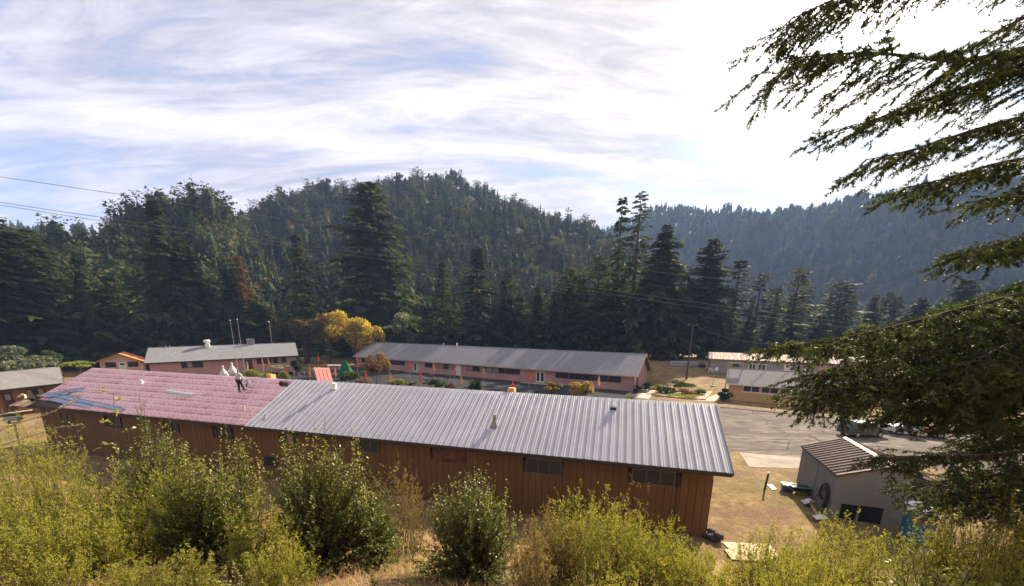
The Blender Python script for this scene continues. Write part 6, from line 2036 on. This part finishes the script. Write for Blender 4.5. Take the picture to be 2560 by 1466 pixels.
def sapling(label, u0, v0, u1, v1, y, lf, seed, m, nl=60, spread=0.16):
    """one thin leader with whorls of leaves near the top"""
    b = at(u0, v0, y)
    z0 = float(zg(b[0], b[1]))
    tp_ = at(u1, v1, y)
    rg = np.random.default_rng(seed)
    t_ = thing('sapling', label, 'sapling', (b[0], b[1], z0))
    tip = tp_ - np.array([b[0], b[1], z0])
    mb = MB()
    mb.tube([(0, 0, -0.1), tuple(tip * [0.4, 0.4, 0.5]), tuple(tip)], [0.02, 0.014, 0.005], 6)
    O, D = [], []
    for k in range(8):
        f = 0.5 + 0.5 * k / 7
        o = tip * f
        a = k * 2.4
        e = o + np.array([math.cos(a) * spread * (1.6 - f), math.sin(a) * spread * (1.6 - f), 0.18])
        mb.tube([tuple(o), tuple(e)], [0.008, 0.003], 5)
        for i in range(nl // 8):
            g_ = rg.random() ** 0.6
            O.append(o + (e - o) * g_)
            D.append(norm((e - o) / np.linalg.norm(e - o) + rg.normal(0, 0.6, 3)))
    mb.build('stem', BARK, t_)
    O, D = np.array(O), np.array(D)
    wv = norm(np.cross(D, rg.normal(0, 1, D.shape)))
    ln = lf * rg.uniform(0.6, 1.3, len(O))
    v, q = diamonds(O, D, wv, ln, ln * 0.25)
    link('leaves', mesh_np('leaves', v, q, mats=[m], tone=np.repeat(rg.random(len(O)), 4)), t_)


sapling('thin leafy sapling standing out against the pink roof', 272, 1130, 283, 985, 12.5, 0.13, 71, BAYL, 110, 0.45)
sapling('dry thin-leaved sapling bent over the left foreground thicket', 205, 1150, 190, 1062, 13.0, 0.10, 72, BROOM, 50, 0.5)
# arching bare wands at the left
for k, (pts, lab) in enumerate((([(-40, 1092), (40, 1060), (120, 1035), (175, 1010), (205, 985)], 'upper arching bare wand at the left edge'), ([(-40, 1130), (60, 1095), (150, 1068), (210, 1062)], 'middle arching wand at the left edge'), ([(-30, 1160), (90, 1120), (190, 1110)], 'lower straight wand at the left edge'))):
    P_ = [at(u, v, 8.0 + 0.2 * i) for i, (u, v) in enumerate(pts)]
    t_ = thing('bare_wand', lab, 'twig', P_[0])
    rel = [tuple(p - P_[0]) for p in P_]
    MB().tube(rel, np.linspace(0.014, 0.005, len(rel)).tolist(), 5).build('stem', MAST, t_)
    O = np.concatenate([np.array(rel[i]) + (np.array(rel[i + 1]) - np.array(rel[i])) * rng.random((22, 1)) for i in range(len(rel) - 1)])
    D = norm(rng.normal(0, 1, O.shape) + [0.3, 0, 0.4])
    v, q = diamonds(O, D, norm(np.cross(D, rng.normal(0, 1, D.shape))), 0.05 * rng.uniform(0.5, 1.5, len(O)), np.full(len(O), 0.011))
    link('leaves', mesh_np('leaves', v, q, mats=[BROOM], tone=np.repeat(rng.random(len(O)), 4)), t_)
# weathered stake and fallen twigs
b0 = S(160, 1350)
t0 = at(140, 1262, b0[1])
tag(MB().tube([b0 - (0, 0, 0.1), (b0 + t0) / 2 + (0.02, 0, 0), t0], [0.035, 0.032, 0.028], 7).build('stake', mat('weathered_stake', (0.25, 0.21, 0.17), (0.42, 0.36, 0.30), 8, 0.9)), 'weathered grey stake leaning among the left broom', 'stake')
for (u0, v0, u1, v1, lab) in ((420, 1452, 475, 1440, 'pale dead twig on the bare ground at lower left'), (505, 1442, 545, 1432, 'short pale bark piece on the ground at lower left'), (1230, 1440, 1330, 1425, 'thin dry twig lying on the grass below the dark round shrub')):
    a, b = S(u0, v0), S(u1, v1)
    tag(MB().tube([a + (0, 0, 0.03), (a + b) / 2 + (0, 0, 0.06), b + (0, 0, 0.03)], [0.018, 0.015, 0.006], 6).build('dead_twig', mat('pale_twig', (0.45, 0.38, 0.30), (0.58, 0.5, 0.42), 9, 0.9)), lab, 'twig')

# dry grass on the slope
NG = 62000
gxr, gyr = rng.uniform(-24, 24, NG * 2), 2.5 + 19 * rng.random(NG * 2) ** 1.5
keep = (np.abs(gxr) < 2 + gyr * 1.5) & (gyr < np.where(gxr < 9, 19.3 - 0.251 * (gxr - 10.8) - 1.0, 15.5))
patch = np.sin(gxr * 0.9 + 1.0) * np.sin(gyr * 1.1 + 0.5) + 0.6 * np.sin(gxr * 2.3 - gyr * 1.9)
keep &= rng.random(NG * 2) < np.clip(0.62 + 0.4 * patch, 0.12, 1)
gxr, gyr = gxr[keep][:NG], gyr[keep][:NG]
n = len(gxr)
gp_ = np.stack([gxr, gyr, zg(gxr, gyr) - 0.02], -1)
hgt = rng.uniform(0.10, 0.42, n) * (0.7 + 0.5 * rng.random(n))
bend = rng.normal(0, 0.55, (n, 2))
tipv = gp_ + np.column_stack([bend * hgt[:, None], hgt])
wv = norm(np.cross(np.column_stack([bend, np.ones(n)]), rng.normal(0, 1, (n, 3)))) * rng.uniform(0.003, 0.0075, n)[:, None]
mid = (gp_ + tipv) / 2 + np.column_stack([-bend * hgt[:, None] * 0.15, hgt * 0.08])
vv_ = np.stack([gp_ - wv, gp_ + wv, mid + wv * 0.8, tipv, mid - wv * 0.8], 1).reshape(-1, 3)
i5 = np.arange(n)[:, None] * 5
tag(link('dry_grass', mesh_np('dry_grass', vv_, (i5 + [0, 1, 2, 4]), (i5 + [4, 2, 3]), mats=[STRAWM], tone=np.repeat(np.clip(rng.normal(0.5, 0.25, n), 0, 1), 5))), 'dry straw-coloured grass on the slope in the foreground', None, None, 'stuff')
# weeds and seedlings that tie the shrubs together
NW = 520
wx, wy = rng.uniform(-20, 17, NW * 3), 4.6 + 11 * rng.random(NW * 3) ** 1.3
kp = (np.abs(wx) < 2 + wy * 1.45) & (wy < np.where(wx < 9, 15.5, 12.5)) & ~((wx > -3.6 * wy / 7.5) & (wx < 0.3 * wy / 7.5) & (wy < 9.5) & (rng.random(NW * 3) < 0.85))
wx, wy = wx[kp][:NW], wy[kp][:NW]
n = len(wx)
wb_ = np.stack([wx, wy, zg(wx, wy) - 0.02], -1)
wh = rng.uniform(0.25, 0.95, n) * (0.7 + 0.3 * rng.random(n))
NBW, NLW = 14, 13
ang = rng.uniform(0, 2 * PI, (n, NBW))
sp_ = rng.uniform(0.05, 0.75, (n, NBW))
wd_ = norm(np.stack([np.cos(ang) * sp_, np.sin(ang) * sp_, np.ones_like(sp_)], -1))
wl_ = wh[:, None] * rng.uniform(0.55, 1.1, (n, NBW))
st_ = wb_[:, None, None] + wd_[:, :, None] * (wl_[..., None] * np.array([0, 1.0]))[..., None]
st_ = st_.reshape(-1, 2, 3)
sv, sq = ribbons(st_, np.tile([0.006, 0.0015], (len(st_), 1)))
t = 0.15 + 0.85 * rng.random((n, NBW, NLW))
lp = (wb_[:, None, None] + wd_[:, :, None] * (wl_[..., None] * t)[..., None]).reshape(-1, 3)
ld = norm(np.repeat(wd_.reshape(-1, 3), NLW, 0) * 0.8 + rng.normal(0, 0.7, lp.shape))
ln = rng.uniform(0.018, 0.05, len(lp))
wv = norm(np.cross(ld, rng.normal(0, 1, lp.shape)))
v3 = np.stack([lp, lp + ld * ln[:, None] + wv * (ln * 0.28)[:, None], lp + ld * ln[:, None] * 0.9 - wv * (ln * 0.28)[:, None]], 1).reshape(-1, 3)
kind_ = np.repeat(rng.random(n) < 0.45, NBW * NLW)
tn_ = np.repeat(np.clip(np.repeat(rng.normal(0.42, 0.2, n), NBW * NLW) + rng.normal(0, 0.12, len(lp)), 0, 1), 3)
wm_ = mesh_np('weeds', np.concatenate([sv, v3]), sq, np.arange(len(v3)).reshape(-1, 3) + len(sv), mats=[STEMM, BROOM, BROOM_DRY], tone=np.concatenate([rng.random(len(sv)), tn_]), qm=np.zeros(len(sq), np.int32), tm=np.where(kind_, 2, 1))
tag(link('weeds', wm_), 'tangle of low weeds and dry stalks between the shrubs', None, None, 'stuff')
# tufts on the yard
NT_ = 26000
tx, ty = rng.uniform(8, 30, NT_), rng.uniform(15.5, 33, NT_)
kp = (ty > 17.2 - 0.3 * np.maximum(0, tx - 9)) & (ty < 31 - 0.1 * tx) & ~((tx > 19.5) & (tx < 26) & (ty > 20) & (ty < 29)) & (np.sin(tx * 1.7) * np.sin(ty * 1.3) + 0.5 * np.sin(tx * 4.1 + ty * 3.3) > -0.3) & ((tx > 13.0 + 0.25 * (ty - 20)) | (ty < 19))
tx, ty = tx[kp], ty[kp]
n = len(tx)
g3 = np.stack([tx, ty, zg(tx, ty) - 0.01], -1)
hg = rng.uniform(0.04, 0.15, n)
bd = rng.normal(0, 0.8, (n, 2))
wv = norm(rng.normal(0, 1, (n, 3)) * [1, 1, 0.1]) * rng.uniform(0.006, 0.016, n)[:, None]
v3 = np.stack([g3 - wv, g3 + wv, g3 + np.column_stack([bd * hg[:, None], hg])], 1).reshape(-1, 3)
tag(link('short_grass', mesh_np('short_grass', v3, None, np.arange(3 * n).reshape(-1, 3), mats=[STRAWM], tone=np.repeat(np.clip(rng.normal(0.45, 0.25, n), 0, 1), 3))), 'short dry grass tufts on the yard beside the grey shed', None, None, 'stuff')

# ================================================================== THE NEAR FIR
FIRN = leaf_mat('fir_needles', stops((0.020, 0.034, 0.015), (0.045, 0.065, 0.024), (0.095, 0.118, 0.040), (0.18, 0.20, 0.07)), 0.30, 0.5, 0.2, (1.4, 1.4, 0.7))
fb = at(2700, 1100, 7.6)
fz = float(zg(fb[0], fb[1]))
FIR = thing('fir_tree', 'big near fir whose branches reach in from the right edge', 'tree', (fb[0], fb[1], fz))
MB().tube([(0, 0, -0.6), (0.05, 0, 4), (0.1, 0.05, 10), (0.05, 0, 17), (0, 0, 24)], [0.42, 0.36, 0.27, 0.16, 0.03], 11).build('trunk', BARK, FIR)
F0 = np.array([fb[0], fb[1], fz])


def fir_branch(rootpx, path, y0, seed, dens=1.0, size=1.0, hang=0.55, sub=20, subl=1.5):
    """path: photo pixels from the trunk towards the tip, with distances; one branch object with its needles"""
    rg = np.random.default_rng(seed)
    pts = [np.array([fb[0], fb[1], at(2700, rootpx, fb[1])[2]])]
    for (u, v, y) in path:
        pts.append(at(u, v, y))
    pts = np.array(pts) - F0
    # resample smoothly
    sl = np.concatenate([[0], np.cumsum(np.linalg.norm(np.diff(pts, axis=0), axis=1))])
    s = np.linspace(0, sl[-1], 26)
    C = np.stack([np.interp(s, sl, pts[:, i]) for i in range(3)], -1)
    for _ in range(3):
        C[1:-1] = (C[:-2] + C[1:-1] * 2 + C[2:]) / 4
    Lm = sl[-1]
    mb = MB()
    mb.tube([tuple(p) for p in C], (np.linspace(0.055, 0.006, 26) * size).tolist(), 6)
    n2 = int(sub * Lm / 4.0 * 2)
    TW, TD, TL = [], [], []
    for k in range(n2):
        f = 0.13 + 0.87 * (k + rg.random()) / n2
        i = min(24, int(f * 25))
        g_ = f * 25 - i
        o = C[i] * (1 - g_) + C[i + 1] * g_
        ax = norm(C[min(25, i + 1)] - C[max(0, i - 1)])
        sd = norm(np.cross(ax, np.array([0, 0, 1.0]))) * (1 if k % 2 else -1)
        L2 = subl * (1.12 - 0.85 * f) * rg.uniform(0.45, 1.25) + 0.30
        d = norm(ax * rg.uniform(0.35, 1.1) + sd * rg.uniform(0.15, 1.0) + np.array([0, 0, -hang * rg.uniform(-0.15, 1.25)]))
        m_ = 7
        ss = np.linspace(0, 1, m_)
        Q = o + d * (ss * L2)[:, None] + np.array([0, 0, -1.0]) * (hang * 0.32 * L2 * ss ** 2)[:, None] + np.cumsum(rg.normal(0, 0.012, (m_, 3)), 0)
        mb.tube([tuple(p) for p in Q], np.linspace(0.012, 0.003, m_).tolist(), 4, cap=False)
        # twigs along the side branch
        nt = max(3, int(L2 * 11 * dens))
        for j in range(nt):
            t = 0.10 + 0.90 * (j + rg.random()) / nt
            a = min(m_ - 2, int(t * (m_ - 1)))
            e = t * (m_ - 1) - a
            p = Q[a] * (1 - e) + Q[a + 1] * e
            dx = norm(Q[a + 1] - Q[a])
            s2 = norm(np.cross(dx, norm(rg.normal(0, 0.5, 3) + [0, 0, 1.0]))) * (1 if j % 2 else -1)
            TW.append(p)
            TD.append(norm(dx * 0.85 + s2 * rg.uniform(0.3, 0.95) + [0, 0, -0.18 + rg.normal(0, 0.15)]))
            TL.append(rg.uniform(0.10, 0.34) * size * (1.1 - 0.35 * t))
        TW.append(Q[-1])
        TD.append(norm(Q[-1] - Q[-2]))
        TL.append(0.16 * size)
    TW, TD, TL = np.array(TW), np.array(TD), np.array(TL)
    V, q = ribbons(np.stack([TW, TW + TD * TL[:, None]], 1), np.tile([0.004, 0.0015], (len(TW), 1)))
    mb.add(V.tolist(), q.tolist())
    br_ = mb.build('branch', BARK, FIR)
    nn = 32
    t = rg.random((len(TW), nn))
    o = (TW[:, None] + TD[:, None] * (TL[:, None] * t)[..., None]).reshape(-1, 3)
    dr_ = np.repeat(TD, nn, 0)
    rd = norm(np.cross(dr_, rg.normal(0, 1, dr_.shape)))
    nd = norm(dr_ * rg.uniform(0.35, 0.9, (len(o), 1)) + rd)
    ln = rg.uniform(0.030, 0.054, len(o)) * (0.8 + 0.35 * size)
    wv = norm(np.cross(nd, rg.normal(0, 1, nd.shape)))
    hw_ = 0.0080 * (0.8 + 0.3 * size)
    v3 = np.stack([o + wv * hw_, o - wv * hw_, o + nd * ln[:, None]], 1).reshape(-1, 3)
    tone = np.repeat(np.clip(np.repeat(rg.normal(0.42, 0.2, len(TW)), nn) + rg.normal(0, 0.1, len(o)), 0, 1), 3)
    nob = link('needles', mesh_np('needles', v3, None, np.arange(len(v3)).reshape(-1, 3), mats=[FIRN], tone=tone), br_)
    nob['kind'] = 'stuff'


FIRB = [
    (-260, [(2500, -170, 7.2), (2270, -80, 6.9), (2100, -10, 6.6), (1975, 50, 6.4)], 1.0, 24, 1.0, 0.45),
    (60, [(2560, 118, 7.3), (2400, 160, 7.0), (2200, 130, 6.7), (2060, 135, 6.5), (1950, 150, 6.3)], 1.15, 24, 1.15, 0.45),
    (150, [(2560, 175, 7.8), (2420, 215, 7.6), (2270, 265, 7.3), (2150, 315, 7.0), (2075, 335, 6.9)], 1.05, 15, 0.8, 0.30),
    (270, [(2560, 290, 7.4), (2420, 330, 7.1), (2270, 380, 6.8), (2165, 400, 6.6)], 1.15, 18, 0.75, 0.35),
    (400, [(2560, 395, 7.5), (2450, 420, 7.3), (2340, 455, 7.1), (2260, 470, 7.0)], 1.15, 20, 0.65, 0.40),
    (120, [(2640, 40, 7.0), (2590, 20, 6.7), (2540, 50, 6.4)], 1.0, 16, 0.55, 0.4),
    (560, [(2600, 590, 7.4), (2500, 605, 7.1), (2410, 640, 6.9)], 1.3, 30, 0.7, 0.35),
    (470, [(2610, 470, 7.8), (2530, 490, 7.6), (2450, 500, 7.4)], 1.0, 18, 0.6, 0.5),
    (700, [(2560, 735, 7.6), (2394, 775, 7.3), (2244, 815, 7.0), (2093, 850, 6.7), (1978, 865, 6.4)], 1.3, 34, 1.1, 0.40),
    (760, [(2570, 805, 7.8), (2415, 850, 7.6), (2264, 885, 7.4), (2134, 920, 7.2), (2034, 940, 7.0)], 1.3, 34, 1.15, 0.45),
    (740, [(2560, 770, 8.4), (2445, 790, 8.6), (2325, 830, 8.7), (2214, 845, 8.8)], 1.25, 30, 1.1, 0.45),
    (880, [(2570, 895, 7.5), (2435, 920, 7.2), (2294, 945, 6.9), (2144, 965, 6.7), (2024, 985, 6.5)], 1.3, 34, 1.05, 0.55),
    (880, [(2570, 910, 8.3), (2415, 935, 8.2), (2274, 965, 8.1), (2144, 1000, 8.0)], 1.3, 32, 1.0, 0.55),
    (1000, [(2590, 985, 7.2), (2489, 1000, 6.9), (2384, 1015, 6.7), (2325, 1020, 6.6)], 1.3, 30, 0.75, 0.5),
    (1100, [(2590, 1125, 7.6), (2470, 1140, 7.4), (2330, 1140, 7.2), (2210, 1150, 7.0)], 1.2, 26, 0.75, 0.30),
    (1150, [(2600, 1165, 8.2), (2500, 1185, 8.2), (2380, 1205, 8.1), (2290, 1225, 8.0)], 1.3, 32, 0.85, 0.42),
    (1220, [(2600, 1230, 7.8), (2510, 1245, 7.6), (2430, 1260, 7.5)], 1.3, 30, 0.75, 0.4),
    (1190, [(2620, 1190, 8.6), (2520, 1225, 8.7), (2410, 1245, 8.7), (2320, 1265, 8.7)], 1.3, 32, 0.8, 0.4),
    (965, [(2590, 960, 7.6), (2470, 985, 7.5), (2350, 1010, 7.4), (2250, 1025, 7.3)], 1.3, 32, 0.85, 0.55),
    (820, [(2600, 830, 7.0), (2510, 865, 6.6), (2410, 915, 6.2)], 1.3, 32, 0.9, 0.55),
    (650, [(2600, 700, 8.8), (2500, 730, 9.0), (2390, 765, 9.1)], 1.25, 28, 0.75, 0.35),
    (950, [(2600, 960, 8.8), (2500, 990, 9.0), (2400, 1010, 9.2)], 1.3, 32, 0.9, 0.5),
    (1060, [(2610, 1080, 8.4), (2520, 1100, 8.4), (2430, 1115, 8.4)], 1.3, 32, 0.75, 0.45),
    (1010, [(2620, 1030, 8.0), (2540, 1050, 7.8), (2450, 1065, 7.6)], 1.3, 32, 0.75, 0.45),
]
for i, (rt, path, dens, sub, subl, hang) in enumerate(FIRB):
    fir_branch(rt, path, 0, 500 + i, dens, 1.0, hang, sub, subl)

# ================================================================== AIR
hz_m = bpy.data.materials.new('haze_air')
hz_m.use_nodes = True
h_ = NT(hz_m.node_tree)
hv = h_.n('ShaderNodeVolumePrincipled')
hv.inputs['Color'].default_value = (0.40, 0.58, 1.0, 1)
hv.inputs['Density'].default_value = 0.00022
hv.inputs['Anisotropy'].default_value = 0.05
h_.l(hv.outputs[0], h_.n('ShaderNodeOutputMaterial').inputs['Volume'])
tag(MB().box((-1500, -120, -4), (1700, 1900, 400)).build('haze', hz_m), 'thin blue air in the valley', None, None, 'stuff')
